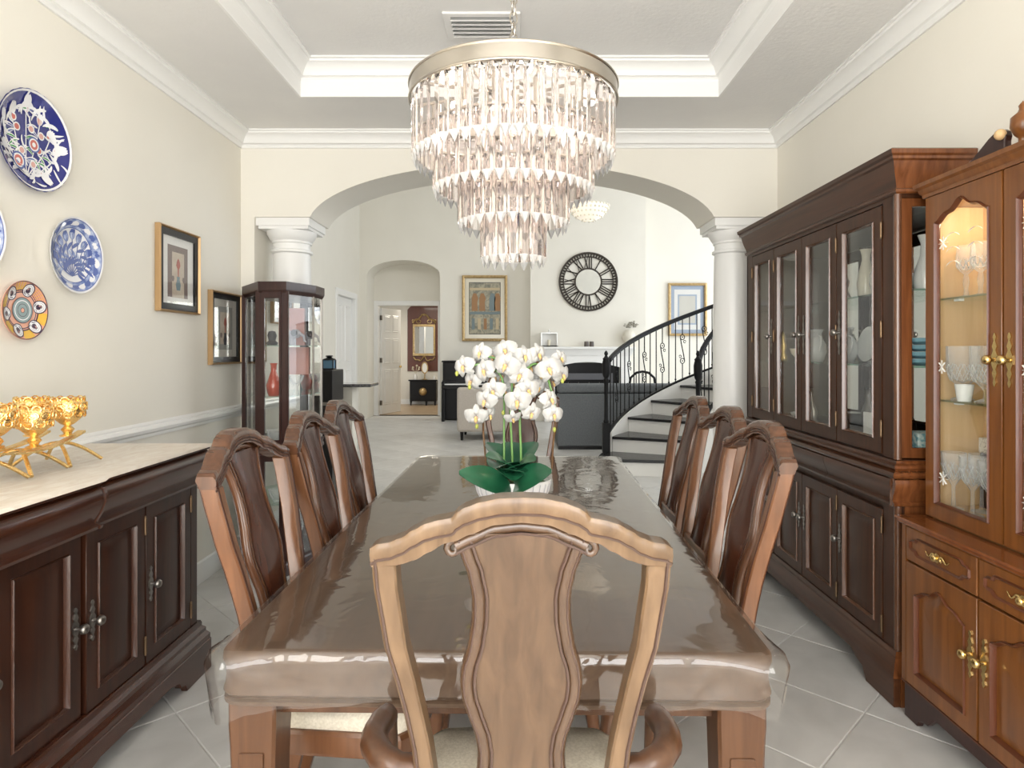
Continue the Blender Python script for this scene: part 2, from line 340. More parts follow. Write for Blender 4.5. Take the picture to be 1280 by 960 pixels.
# ---------------------------------------------------------------- living room shell
NX0, NX1, NY = -3.046, -1.595, 13.2
lw = wall('wall_living_left', (LX-0.12, LX, YB, 11.05, 0, LZ), (LX-0.12, LX, 12.25, FY, 0, LZ), (LX-0.12, LX, 11.05, 12.25, 2.36, LZ))
wall('wall_living_right', (RX, RX+0.12, YB, FY, 0, 0.3), (RX, RX+0.12, YB, FY, 4.4, LZ), (RX, RX+0.12, YB, 5.6, 0.3, 4.4), (RX, RX+0.12, 12.0, FY, 0.3, 4.4))
wall('ceiling_living', (LX, RX, YB, FY, LZ, LZ+0.1), m=ceil_m)
# far wall with the arched niche
b = MB(); cxn = (NX0+NX1)/2; an = (NX1-NX0)/2
arcn = [(cxn-an*math.cos(t), 2.86+0.30*math.sin(t)) for t in [PI*i/24 for i in range(25)]]
b.loft([[(x, FY, z), (x, NY, z), (x, NY, LZ), (x, FY, LZ)] for x, z in arcn])
b.box(LX-0.12, NX0, FY, NY, 0, LZ); b.box(NX1, RX+0.12, FY, NY, 0, LZ)
struct(b.build('wall_far', wall_m, smooth=30))
wall('wall_chimney', (0.20, 2.425, 12.2, FY, 0, LZ))
DX0, DX1, DZ = -2.975, -1.70, 2.31
wall('wall_niche', (NX0-0.1, DX0, NY, NY+0.14, 0, 3.3), (DX1, NX1+0.1, NY, NY+0.14, 0, 3.3), (DX0, DX1, NY, NY+0.14, DZ, 3.3))
# doorway in the niche: casing and the open door leaf
dr = MB(); c = 0.085
dr.ring([(DX0-c, 0), (DX1+c, 0), (DX1+c, DZ+c), (DX0-c, DZ+c)], [(DX0+0.014, 0), (DX1-0.014, 0), (DX1-0.014, DZ-0.014), (DX0+0.014, DZ-0.014)], NY-0.02, NY+0.145)
d1 = struct(dr.build('door_1', trim_m, smooth=0, bevel=0.006))
leaf = MB(); W, HH = 0.78, 2.26
leaf.box(0, W, -0.02, 0.02, 0.01, HH)
lf = leaf.build('door_leaf', trim_m, d1, smooth=0); lf.location = (DX0+0.03, NY+0.17, 0); lf.rotation_euler = (0, 0, math.radians(70))
for zz0, zz1 in ((0.2, 0.95), (1.08, 1.62), (1.75, 2.12)):
    for xx in (0.1, 0.43):
        for sy in (-1, 1):
            MB().loft([[(xx+i, sy*y, zz0+i), (xx+0.25-i, sy*y, zz0+i), (xx+0.25-i, sy*y, zz1-i), (xx+i, sy*y, zz1-i)] for i, y in ((0, 0.02), (0.015, 0.028), (0.03, 0.022), (0.05, 0.029))]).build('door_panel', trim_m, lf, smooth=0)
MB().ball((W-0.06, -0.05, 1.0), 0.028).tube([(W-0.06, -0.02, 1), (W-0.06, -0.05, 1)], 0.012).build('door_knob', brass_m, lf)
for zz in (0.25, 1.15, 2.05): bx(-0.012, 0.012, -0.03, 0.03, zz-0.05, zz+0.05).build('hinge', silver_m, lf, smooth=0)
# hall beyond
struct(bx(-4.2, -0.4, NY, 16.2, -0.1, 0).build('floor_hall', halltile_m, smooth=0))
wall('wall_hall_far', (-4.2, -0.4, 16.0, 16.12, 0, 2.7)); wall('wall_hall_left', (-4.3, -4.2, NY, 16.12, 0, 2.7)); wall('wall_hall_right', (-0.4, -0.3, NY, 16.12, 0, 2.7))
wall('ceiling_hall', (-4.3, -0.3, NY+0.14, 16.12, 2.7, 2.8), m=ceil_m)
run('baseboard_hall', base_p, (-4.2, 16.0), (-0.4, 16.0), (0, -1))
# bright door in the living room's left wall
d2 = MB(); d2.ring([(11.05-0.1, 0), (12.25+0.1, 0), (12.25+0.1, 2.46), (11.05-0.1, 2.46)], [(11.064, 0), (12.236, 0), (12.236, 2.346), (11.064, 2.346)], LX-0.125, LX+0.022, 'yz')
d2 = struct(d2.build('door_2', trim_m, smooth=0, bevel=0.006))
for y0, y1 in ((11.067, 11.647), (11.653, 12.233)):
    l2 = bx(LX-0.10, LX-0.06, y0, y1, 0.01, 2.342).build('door_leaf', trim_m, d2, smooth=0)
    for z0, z1 in ((0.2, 1.0), (1.15, 2.2)):
        MB().loft([[(x, y0+0.1+i, z0+i), (x, y1-0.1-i, z0+i), (x, y1-0.1-i, z1-i), (x, y0+0.1+i, z1-i)] for i, x in ((0, LX-0.06), (0.012, LX-0.05), (0.03, LX-0.058), (0.05, LX-0.052))]).build('door_panel', trim_m, l2, smooth=0)
run('baseboard_living', base_p, (LX, YB), (LX, 10.94), (1, 0)); run('baseboard_far', base_p, (NX1, FY), (0.2, FY), (0, -1)); run('baseboard_stair', base_p, (2.425, FY), (RX, FY), (0, -1))
# supply vent in the tray ceiling
v = thing('ceiling_vent', 'white louvred air vent set in the tray ceiling behind the chandelier', 'vent', (-0.19, 3.227, ZT))
MB().ring([(-0.193, -0.135), (0.193, -0.135), (0.193, 0.135), (-0.193, 0.135)], [(-0.155, -0.10), (0.155, -0.10), (0.155, 0.10), (-0.155, 0.10)], -0.012, -0.0005, 'xy').build('frame', ceil_m, v, smooth=0, bevel=0.004)
vsl = None
for k in range(5):
    if not vsl: vsl = MB().box(-0.154, 0.154, -0.024, 0.024, -0.0015, 0.0015).build('slat', ceil_m, v, smooth=0); s = vsl
    else: s = share(vsl, 'slat', v)
    s.location = (0, -0.08+0.04*k, -0.014); s.rotation_euler = (math.radians(38), 0, 0)
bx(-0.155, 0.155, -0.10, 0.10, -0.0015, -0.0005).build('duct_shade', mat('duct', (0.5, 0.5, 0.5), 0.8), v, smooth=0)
o = thing('wall_outlet', 'white outlet plate low on the left wall beyond the sideboard', 'outlet', (WL, 3.9, 0.31))
bx(0.0005, 0.007, -0.037, 0.037, -0.058, 0.058).build('cover_plate', trim_m, o, smooth=0, bevel=0.002)
for z in (-0.025, 0.025): bx(0.006, 0.009, -0.014, 0.014, z-0.016, z+0.016).build('socket', white_m, o, smooth=0)
# ---------------------------------------------------------------- dining table
def rrect(hx, hy, r, n=6):
    pts = []
    for sx, sy, a0 in ((1, 1, 0), (-1, 1, PI/2), (-1, -1, PI), (1, -1, 1.5*PI)):
        for i in range(n+1):
            a = a0+PI/2*i/n; pts.append((sx*(hx-r)+r*math.cos(a), sy*(hy-r)+r*math.sin(a)))
    return pts
TBX, TBY, TBR = -0.03, 2.42, math.radians(-1.0)
HXT, HYT = 0.56, 1.17
tb = thing('dining_table', 'long dark wood dining table under a clear vinyl cover', 'table', (TBX, TBY, 0), TBR)
b = MB()
b.loft([[(x, y, z) for x, y in rrect(HXT+o, HYT+o, 0.02+max(0, o+0.03))] for o, z in ((-0.06, 0.7595), (-0.022, 0.7595), (-0.008, 0.756), (0, 0.747), (0.001, 0.735), (-0.004, 0.722), (-0.006, 0.70), (-0.003, 0.682), (0.0, 0.672), (-0.006, 0.667), (-0.008, 0.662), (-0.002, 0.658), (-0.002, 0.651), (-0.012, 0.645), (-0.06, 0.645))])
b.build('tabletop', table_m, tb, smooth=40)
b = MB().ring([(-0.5, -1.1), (0.5, -1.1), (0.5, 1.1), (-0.5, 1.1)], [(-0.475, -1.075), (0.475, -1.075), (0.475, 1.075), (-0.475, 1.075)], 0.60, 0.645, 'xy').build('apron', leg_m, tb, smooth=0)
for sx in (-1, 1):
    for sy in (-1, 1):
        b = MB(); cx_, cy_ = sx*0.497, sy*1.095
        b.loft([[(cx_+a*q, cy_+c2*q, z) for a, c2 in ((-1, -1), (1, -1), (1, 1), (-1, 1))] for q, z in ((0.030, 0), (0.034, 0.05), (0.047, 0.55), (0.049, 0.60), (0.049, 0.645))])
        l = b.build('leg', leg_m, tb, smooth=20, bevel=0.006)
        for ax_, sg in ((0, sx), (1, sy)):
            p = MB(); d = 0.0015
            def pt(u, z, e):
                q = 0.034+(z-0.05)/0.5*0.013+e
                return (cx_+sg*q, cy_+u*0.52*q, z) if ax_ == 0 else (cx_+u*0.52*q, cy_+sg*q, z)
            p.loft([[pt(-1, z, -0.002), pt(1, z, -0.002), pt(1, z, 0.004), pt(-1, z, 0.004)] for z in (0.07, 0.3, 0.54)])
            p.build('leg_panel', leg_m, l, smooth=0, bevel=0.002)
# clear vinyl cover
cv = thing('vinyl_cover', 'clear plastic vinyl cover draped over the dining table with pleated corners', 'table cover', (TBX, TBY, 0), TBR)
base = rrect(HXT, HYT, 0.035, 8)
per = []
for i, p in enumerate(base):
    q = base[(i+1) % len(base)]; L = math.dist(p, q); k = max(1, int(L/0.03))
    for j in range(k): per.append((p[0]+(q[0]-p[0])*j/k, p[1]+(q[1]-p[1])*j/k))
def nrm(p):
    x = max(abs(p[0])-(HXT-0.04), 0)*(1 if p[0] > 0 else -1); y = max(abs(p[1])-(HYT-0.04), 0)*(1 if p[1] > 0 else -1)
    l = math.hypot(x, y) or 1; return x/l, y/l
def skirt(p, k, t):
    nx, ny = nrm(p); cn = max(0, 1-math.hypot(abs(p[0])-HXT, abs(p[1])-HYT)/0.16); near = 1
    wob = 0.004*math.sin(p[0]*31+p[1]*17)+0.003*math.sin(p[0]*77-p[1]*53)+cn*0.010*math.sin((p[0]-p[1])*90)
    off = 0.006+t*(0.007+0.6*wob)+cn*cn*0.036*min(1, t/0.08)*(1-0.85*t)
    drop = 0.092+0.012*math.sin(p[0]*9+p[1]*6)+0.045*cn*cn
    return (p[0]+nx*off, p[1]+ny*off, 0.7585-0.004*t-drop*max(0, t-0.02))
ring_top = [(p[0]*0.985-0.0, p[1]*0.993, 0.7625) for p in per]
ring_e = [(p[0]+nrm(p)[0]*0.001, p[1]+nrm(p)[1]*0.001, 0.7615) for p in per]
b = MB(); b.loft([ring_top, ring_e], cap=False); b.add(ring_top, [tuple(range(len(per)))])
b.build('cover_top', vinyl_m, cv, smooth=60)
b = MB(); b.loft([ring_e]+[[skirt(p, k, t) for k, p in enumerate(per)] for t in (0.05, 0.2, 0.4, 0.6, 0.8, 1.0)], cap=False)
b.build('cover_skirt', vinyl_skirt_m, cv, smooth=60)
# ---------------------------------------------------------------- chairs (local: x across, +y the way it faces, z up)
POST_O = [(0.0, 0.205), (0.25, 0.192), (0.45, 0.182), (0.55, 0.177), (0.66, 0.178), (0.74, 0.184), (0.82, 0.202), (0.915, 0.223), (1.01, 0.233), (1.08, 0.234)]
POST_I = [(0.0, 0.172), (0.25, 0.158), (0.45, 0.147), (0.55, 0.142), (0.66, 0.144), (0.74, 0.153), (0.82, 0.170), (0.915, 0.187), (1.01, 0.1955), (1.08, 0.1955)]
CR_T = [(0, 1.150), (0.03, 1.149), (0.06, 1.143), (0.085, 1.134), (0.098, 1.126), (0.104, 1.118), (0.125, 1.114), (0.145, 1.108), (0.165, 1.097), (0.185, 1.084), (0.205, 1.076), (0.222, 1.073), (0.234, 1.066)]
CR_B = [(0, 1.112), (0.04, 1.108), (0.08, 1.092), (0.1, 1.082), (0.117, 1.078), (0.14, 1.064), (0.165, 1.050), (0.185, 1.043), (0.1955, 1.040), (0.234, 1.036)]
SP = [(0.60, 0.088), (0.63, 0.084), (0.68, 0.073), (0.71, 0.0715), (0.74, 0.075), (0.78, 0.087), (0.81, 0.096), (0.835, 0.099), (0.86, 0.097), (0.905, 0.084), (0.95, 0.077), (0.99, 0.076), (1.03, 0.083), (1.06, 0.093), (1.08, 0.100)]
def yb(z): return -0.15*max(0, z-0.52)-0.08*max(0, z-0.52)**2-0.085*max(0, 1-z/0.42)**1.6
def make_chair(label, group, mats, arms=False, sc=1.0):
    mf, mp, mr, ml, ma = mats
    root = thing('dining_armchair' if arms else 'dining_chair', label, 'chair', group=group)
    zs = [0, 0.08, 0.16, 0.25, 0.35, 0.45, 0.52, 0.6, 0.66, 0.72, 0.78, 0.84, 0.9, 0.95, 1.0, 1.04]
    for s in (-1, 1):
        b = MB()
        b.loft([[(s*interp(POST_O, z), yb(z)-0.019, z), (s*interp(POST_I, z), yb(z)-0.019, z), (s*interp(POST_I, z), yb(z)+0.021, z), (s*interp(POST_O, z), yb(z)+0.021, z)] for z in zs])
        p = b.build('back_post', mf, root, smooth=40, bevel=0.0035)
        b = MB()
        zz = [z for z in zs if z >= 0.6]+[1.062]
        for t in (-0.0195, 0.0215):
            b.tube([(s*(interp(POST_O, z)-0.0065), yb(z)+t, z) for z in zz], 0.0028, 5)
        b.build('groove_line', ml, p, smooth=60)
    # crest rail
    us = [i/64*0.234 for i in range(-64, 65)]
    def sec(u):
        zt, zb = interp(CR_T, abs(u)), interp(CR_B, abs(u)); y = yb(1.08)-0.25*(zt-1.08)*0+0.018*(1-(u/0.234)**2)*-1
        y = 0.0-0.018*(1-(u/0.234)**2)
        return [(u, y+yb(z)+t, z) for t, z in ((-0.019, zb), (-0.019, zt-0.03), (-0.0205, zt-0.022), (-0.0235, zt-0.010), (-0.018, zt), (0.020, zt), (0.0255, zt-0.010), (0.0225, zt-0.022), (0.021, zt-0.03), (0.021, zb))]
    cr = MB().loft([sec(u) for u in us]).build('crest_rail', mf if arms else ch_crest, root, smooth=58)
    b = MB()
    for t, dz in ((-0.0195, 0.025), (0.0215, 0.025), (0.0205, 0.034)):
        b.tube([(u, yb(interp(CR_T, abs(u))-dz)-0.018*(1-(u/0.234)**2)+t, interp(CR_T, abs(u))-dz) for u in us], 0.0026, 5)
    b.build('groove_line', ml, cr, smooth=60)
    # splat with moulded rims
    vs_ = [0.625+(1.092-0.625)*i/24 for i in range(25)]
    cu = lambda z: 0.018*max(0, min(1, (z-0.6)/0.45))
    b = MB()
    def ssec(z):
        h = interp(SP, z)-0.012; h = min(h, 0.088); y = yb(z)-cu(z)
        top = min(z, 10)
        n = 6; fr = [(-h+2*h*i/n, y+0.009+0.006*(1-(2*i/n-1)**2), z) for i in range(n+1)]; bk = [(h-2*h*i/n, y-0.007-0.004*(1-(2*i/n-1)**2), z) for i in range(n+1)]
        return fr+bk
    sp = b.loft([ssec(z) for z in vs_]).build('splat', mp, root, smooth=50)
    for s in (-1, 1):
        zz = [0.60+(1.082-0.60)*i/30 for i in range(31)]
        MB().tube([(s*(interp(SP, z)-0.010), yb(z)-cu(z)+0.0005, z) for z in zz], 0.0125, 10).build('splat_rim', mr, sp, smooth=60)
        b = MB()
        for t in (-1, 1):
            b.tube([(s*(interp(SP, z)-0.0225), yb(z)-cu(z)+t*0.0095, z) for z in zz], 0.0028, 5)
            b.tube([(s*(interp(SP, z)-0.0045), yb(z)-cu(z)+t*0.0108, z) for z in zz], 0.0018, 5)
        b.build('groove_line', ml, sp, smooth=60)
        sv = [(s*(0.104+(0.017-0.0013*k)*math.cos(PI-0.62*k)), yb(1.07)-cu(1.07)-0.002, 1.066+(0.017-0.0013*k)*math.sin(PI-0.62*k)) for k in range(13)]
        MB().tube(sv, [0.0075-0.0003*k for k in range(13)], 8).build('volute', mr, sp, smooth=60)
    us2 = [-0.1+0.2*i/20 for i in range(21)]
    MB().tube([(u, yb(1.09)-0.018, interp(CR_B, abs(u))-0.010) for u in us2], 0.0105, 8).build('splat_arch', mr, sp, smooth=60)
    b = MB(); b.tube([(u, yb(1.09)-0.018-0.010, interp(CR_B, abs(u))-0.020) for u in us2], 0.0022, 5); b.tube([(u, yb(1.09)-0.018-0.010, interp(CR_B, abs(u))+0.001) for u in us2], 0.0022, 5)
    b.tube([(u, yb(1.09)-0.018+0.010, interp(CR_B, abs(u))-0.020) for u in us2], 0.0022, 5)
    b.build('groove_line', ml, sp, smooth=60)
    b = MB(); hw = 0.15; b.box(-hw, hw, yb(0.62)-0.012, yb(0.62)+0.016, 0.585, 0.632); b.build('lower_rail', ma, root, smooth=0, bevel=0.005)
    # seat
    fr = [(-0.195, 0.0), (0.195, 0.0), (0.228, 0.35), (0.195, 0.388), (0, 0.40), (-0.195, 0.388), (-0.228, 0.35)]
    k = lambda o: [(x*(1+o/0.23), 0.2+(y-0.2)*(1+o/0.2)) for x, y in fr]
    MB().loft([[(x, y, z) for x, y in k(o)] for o, z in ((-0.02, 0.395), (-0.004, 0.40), (0, 0.41), (0, 0.45), (-0.006, 0.458), (-0.02, 0.46))]).build('seat_frame', ma, root, smooth=30)
    MB().loft([[(x, y, z) for x, y in k(o)] for o, z in ((-0.012, 0.4585), (-0.006, 0.475), (-0.010, 0.495), (-0.03, 0.510), (-0.08, 0.519), (-0.15, 0.522))]).build('seat_cushion', seat_m, root, smooth=50)
    for s in (-1, 1):
        pts = [(s*0.19, 0.345, 0.41), (s*0.197, 0.355, 0.34), (s*0.203, 0.37, 0.26), (s*0.197, 0.363, 0.16), (s*0.189, 0.35, 0.07), (s*0.191, 0.36, 0.02), (s*0.192, 0.363, 0.0)]
        MB().tube(pts, [0.034, 0.032, 0.028, 0.022, 0.018, 0.023, 0.022], 8).build('leg', ma, root, smooth=50)
    if arms:
        for s in (-1, 1):
            z = 0.685
            pts = [(s*0.165, yb(z)+0.01, z-0.012), (s*0.205, yb(z)-0.002, z-0.006), (s*0.24, yb(z)+0.012, z), (s*0.262, 0.02, z), (s*0.268, 0.055, z-0.001), (s*0.266, 0.09, z-0.004), (s*0.262, 0.125, z-0.012), (s*0.258, 0.145, z-0.025)]
            a = MB().tube(pts, [0.019, 0.021, 0.024, 0.025, 0.024, 0.023, 0.022, 0.014], 10).build('arm', ma, root, smooth=60)
            MB().tube([(s*0.261, 0.125, z-0.015), (s*0.258, 0.13, 0.60), (s*0.248, 0.15, 0.53), (s*0.228, 0.16, 0.44)], [0.019, 0.017, 0.018, 0.021], 8).build('arm_support', ma, a, smooth=60)
    return root
side_m = (ch_frame, ch_dark, ch_crest, ch_line, ch_frame)
GR = 'carved side chairs along the table'
chair0 = make_chair('carved dark wood side chair right of the table, nearest the camera of three', GR, side_m)
def place_chair(x, y, rz, label, first=[True]):
    # x, y: where the back stands at ear height; the chair's origin lies ahead of it
    d = -yb(1.076); loc = (x-math.sin(-rz)*-1*0, y, 0)
    fx, fy = -math.sin(rz), math.cos(rz); loc = (x+fx*d, y+fy*d, 0)
    if first[0]:
        first[0] = False; chair0.location = loc; chair0.rotation_euler = (0, 0, rz); chair0['label'] = label; return chair0
    return dup(chair0, loc, rz, label, GR)
h = PI/2
place_chair(0.708, 1.885, h, 'carved dark wood side chair right of the table, nearest the camera of three')
place_chair(0.765, 2.387, h, 'carved dark wood side chair right of the table, middle of the three')
place_chair(0.79, 2.91, h, 'carved dark wood side chair right of the table, farthest, before the stair')
place_chair(-0.735, 1.70, -h, 'carved dark wood side chair left of the table beside the sideboard')
place_chair(-0.72, 2.195, -h, 'carved dark wood side chair left of the table, nearer of the overlapping pair')
place_chair(-0.745, 2.67, -h, 'carved dark wood side chair left of the table, farther of the overlapping pair')
place_chair(0.01, 3.93, PI, 'carved dark wood chair at the far head of the table behind the orchid')
arm = make_chair('carved wood armchair with vase splat at the near table end, seen from behind', None, (ar_frame, ar_panel, ar_rim, ar_line, ar_arm), True)
arm.location = (0.002, 0.955-yb(1.076), 0); arm.scale = (0.962, 1, 1)
# ---------------------------------------------------------------- orchid in a ribbed bowl
OX, OY, OZ = (641-CX)*2.40/F, 2.40, 0.7635
oc = thing('potted_orchid', 'white orchid in a ribbed white oval bowl on the table', 'plant', (OX, OY, OZ))
b = MB(); N = 112
def pring(r, z, rib):
    return [((r*(1+rib*(0.5+0.5*math.cos(28*2*PI*j/N)))*math.cos(2*PI*j/N), 0.62*r*(1+rib*(0.5+0.5*math.cos(28*2*PI*j/N)))*math.sin(2*PI*j/N), z)) for j in range(N)]
b.loft([pring(0.085, 0, 0), pring(0.095, 0.004, 0.01), pring(0.118, 0.03, 0.03), pring(0.136, 0.065, 0.03), pring(0.144, 0.098, 0.025), pring(0.146, 0.106, 0.0), pring(0.141, 0.108, 0), pring(0.135, 0.092, 0), pring(0.01, 0.09, 0)])
b.build('bowl', mat('bowl_glaze', (0.84, 0.83, 0.82), 0.25), oc, smooth=50)
b = MB()
for k in range(28):
    t = 2*PI*(k+0.5)/28
    b.tube([(r*1.006*math.cos(t), 0.62*r*1.006*math.sin(t), z) for r, z in ((0.1185, 0.03), (0.1367, 0.065), (0.1445, 0.098))], 0.0016, 4)
b.build('rib_line', mat('rib_grey', (0.5, 0.49, 0.52), 0.5), oc, smooth=0)
MB().loft([[(x*0.985, y*0.985, 0.094) for x, y, z in pring(0.136, 0, 0)], [(x*0.8, y*0.8, 0.104) for x, y, z in pring(0.136, 0, 0)]]).build('moss', noisy('moss', (0.05, 0.09, 0.03), (0.09, 0.13, 0.05), 0.9, (60, 60, 60), bump=0.5), oc)
leaf_m = noisy('orchid_leaf', (0.007, 0.062, 0.028), (0.016, 0.108, 0.05), 0.3, (8, 8, 8), coat=0.3)
def leaf(ang, L, W, up, droop, tw=0.0):
    n = 9; rings = []
    for i in range(n+1):
        t = i/n; wd = W*math.sin(PI*min(0.985, 0.10+0.9*t))**0.62
        r = 0.015+L*t*math.cos(up*(1-0.3*t)); z = 0.122+L*t*math.sin(up)-droop*t*t*L
        rings.append([(r, s*wd*0.5, z+0.22*wd*abs(s)*(1-t*0.5)) for s in (-1, -0.5, 0, 0.5, 1)])
    v = [p for q in rings for p in q]; m5 = 5
    bt = [(x, y, z-0.0018) for x, y, z in v]; f = []
    nv = len(v)
    for i in range(n):
        for j in range(4):
            a = i*m5+j; f.append((a, a+1, a+m5+1, a+m5)); f.append((nv+a, nv+a+m5, nv+a+m5+1, nv+a+1))
    for i in range(n):
        for j in (0, 4):
            a = i*m5+j; f.append((a, a+m5, nv+a+m5, nv+a))
    b = MB(); b.M = Matrix.Rotation(ang, 4, 'Z') @ Matrix.Rotation(tw, 4, 'X')
    b.add(v+bt, f); b.build('leaf', leaf_m, oc, smooth=60)
for a in ((186, 0.235, 0.10, 0.9, 0.18, -0.85), (214, 0.19, 0.12, 1.05, 0.32, -0.3), (240, 0.17, 0.13, 1.0, 0.55, 0), (272, 0.15, 0.13, 0.62, 0.5, 0), (302, 0.16, 0.12, 0.9, 0.5, 0.2), (322, 0.18, 0.12, 1.0, 0.34, 0.3), (352, 0.20, 0.11, 1.05, 0.22, 0.8), (140, 0.18, 0.12, 1.15, 0.3, 0), (50, 0.18, 0.12, 1.15, 0.3, 0), (95, 0.17, 0.12, 1.2, 0.3, 0)): leaf(math.radians(a[0]), *a[1:])
stem_m = mat('orchid_stem', (0.16, 0.32, 0.09), 0.45); stemb_m = mat('orchid_stem_brown', (0.14, 0.07, 0.025), 0.5)
petal_m = noisy('orchid_petal', (0.50, 0.495, 0.48), (0.57, 0.565, 0.55), 0.5, (20, 20, 20)); lip_m = noisy('orchid_lip', (0.80, 0.58, 0.16), (0.72, 0.40, 0.30), 0.5, (60, 60, 60))
petal_m.node_tree.nodes['Principled BSDF'].inputs['Subsurface Weight'].default_value = 0.0
def petal_mesh(L, W, name):
    n, m5 = 6, 5; v = []
    for i in range(n+1):
        t = i/n; wd = W*math.sin(PI*min(0.97, 0.12+0.86*t))**0.6
        for s in (-1, -0.5, 0, 0.5, 1):
            v.append((s*wd/2, -0.012*math.sin(PI*t)*1.0+0.006*abs(s)+0.012*t*t, L*t))
    f = [(i*m5+j, i*m5+j+1, i*m5+m5+j+1, i*m5+m5+j) for i in range(n) for j in range(4)]
    nv = len(v); v2 = [(x, y+0.0012, z) for x, y, z in v]
    f2 = [tuple(nv+q for q in ff[::-1]) for ff in f]
    return MB().add(v+v2, f+f2)
big = sml = lipm = None
def flower(px, py, dy, sc, yaw, pitch):
    global big, sml, lipm
    P = at(px, py, OY+dy)-Vector((OX, OY, OZ))
    first = lipm is None
    if first:
        b = MB(); b.ball((0, -0.012, -0.002), 0.007, 8); b.tube([(0, -0.01, -0.004), (0, -0.018, -0.012), (0, -0.016, -0.022)], [0.005, 0.006, 0.001], 6)
        fl_ = b.build('flower', lip_m, oc, smooth=60); lipm = fl_
    else: fl_ = share(lipm, 'flower', oc)
    fl_.location = P; fl_.scale = (sc*1.1,)*3; fl_.rotation_euler = (pitch+R.uniform(-0.25, 0.3), R.uniform(-0.45, 0.45), yaw+R.uniform(-0.35, 0.35))
    for k, (L, W, ang) in enumerate(((0.042, 0.052, 78), (0.042, 0.052, -78), (0.040, 0.028, 0), (0.037, 0.026, 142), (0.037, 0.026, -142))):
        ref = big if k < 2 else sml
        if ref is None:
            p = petal_mesh(L, W, 'petal').build('petal', petal_m, fl_, smooth=70, fix=False)
            if k < 2: big = p
            else: sml = p
        else: p = share(ref, 'petal', fl_)
        p.rotation_euler = (0.12, math.radians(ang), 0)
FL = [(580, 458, 0, .95, -.5, .1), (601, 441, .03, .9, -.3, .2), (617, 446, .05, .9, .1, .1), (632, 438, 0, 1.0, .1, -.1), (633, 456, -.05, 1.1, 0, .1), (655, 446, 0, 1.0, .1, 0), (672, 443, .03, .95, .3, 0),
      (650, 469, -.04, 1.05, .1, .2), (686, 461, -.02, 1.1, .2, .1), (702, 468, .02, .9, .6, .1), (660, 487, -.05, 1.0, .2, .1), (606, 463, .0, 1.0, -.2, .2), (617, 488, -.04, 1.0, -.1, .1), (647, 501, -.07, 1.1, 0, .1),
      (607, 500, -.05, .95, -.2, .1), (595, 520, -.03, .95, -.2, .3), (611, 518, -.02, .8, .4, .3), (687, 499, -.02, .9, .5, .1), (692, 518, -.03, .85, .6, .3), (664, 516, -.05, .85, .3, .2), (641, 522, -.06, .7, 0, .5),
      (590, 476, .04, .9, -.6, .1), (676, 470, .05, .95, .3, .1), (640, 478, .06, .95, 0, 0), (628, 470, .07, .9, -.2, 0), (700, 448, .08, .8, .5, 0),
      (645, 450, .07, 1.0, .2, .2), (663, 459, .06, 1.0, -.2, .1), (618, 470, .08, .9, .2, .1), (690, 476, .07, .9, .2, .2), (672, 484, .03, .85, .4, .2), (596, 455, .08, .9, 0, .2), (632, 490, .02, .9, -.3, .1)]
for a in FL: flower(*a)
def stem(pts, r, m, name='stem'):
    P = [at(px, py, OY+dy)-Vector((OX, OY, OZ)) for px, py, dy in pts]
    # smooth
    Q = []
    for i in range(len(P)-1):
        p0, p1, p2, p3 = P[max(i-1, 0)], P[i], P[i+1], P[min(i+2, len(P)-1)]
        for k in range(5):
            t = k/5; Q.append(0.5*((2*p1)+(p2-p0)*t+(2*p0-5*p1+4*p2-p3)*t*t+(3*p1-p0-3*p2+p3)*t**3))
    Q.append(P[-1]); MB().tube(Q, r, 6).build(name, m, oc, smooth=60)
stem([(630, 600, 0), (630, 540, 0), (629, 480, 0), (618, 462, .01), (600, 455, .01), (582, 462, 0)], 0.0042, stem_m)
stem([(641, 602, -.02), (640, 560, -.02), (638, 515, -.02), (640, 478, 0), (634, 455, .0), (612, 446, .02), (598, 446, .03)], 0.0042, stem_m)
stem([(652, 602, -.01), (651, 560, -.01), (650, 515, -.01), (655, 470, 0), (668, 455, .02), (682, 466, .02), (692, 500, .0), (696, 520, -.02)], 0.0048, stem_m)
stem([(608, 588, .04), (606, 560, .05), (604, 535, .05), (606, 500, 0), (614, 470, .02), (630, 452, .03)], 0.004, stemb_m)
stem([(690, 586, .04), (691, 560, .04), (694, 520, .03), (690, 480, .03), (676, 456, .03), (660, 448, .02)], 0.004, stemb_m)
for px, py in ((571, 467), (703, 476), (596, 533), (693, 537), (629, 516), (665, 480), (587, 484)):
    P = at(px, py, OY)-Vector((OX, OY, OZ)); b = MB(); b.M = Matrix.Translation(P); b.ball((0, 0, 0), 0.007, 8, 1.5); b.build('bud', mat('bud_%d' % px, (0.45, 0.48, 0.10), 0.5), oc, smooth=60)
# ---------------------------------------------------------------- chandelier
CHX, CHY = (642-CX)*2.35/F, 2.35
ch = thing('crystal_chandelier', 'four tier crystal prism chandelier with a champagne metal band over the table', 'chandelier', (CHX, CHY, 0))
RB = 0.383
b = MB(); b.ring([(RB*math.cos(2*PI*i/72), RB*math.sin(2*PI*i/72)) for i in range(72)], [((RB-0.006)*math.cos(2*PI*i/72), (RB-0.006)*math.sin(2*PI*i/72)) for i in range(72)], 2.272, 2.327, 'xy')
for z in (2.272, 2.327): b.tube([(RB*math.cos(2*PI*i/72), RB*math.sin(2*PI*i/72), z) for i in range(72)], 0.0045, 6, closed=True)
b.build('band', nickel_m, ch, smooth=40)
for k in range(4):
    t = k*PI/4+0.3; MB().tube([(-(RB-0.004)*math.cos(t), -(RB-0.004)*math.sin(t), 2.318), ((RB-0.004)*math.cos(t), (RB-0.004)*math.sin(t), 2.318)], 0.006, 6).build('spoke', nickel_m, ch)
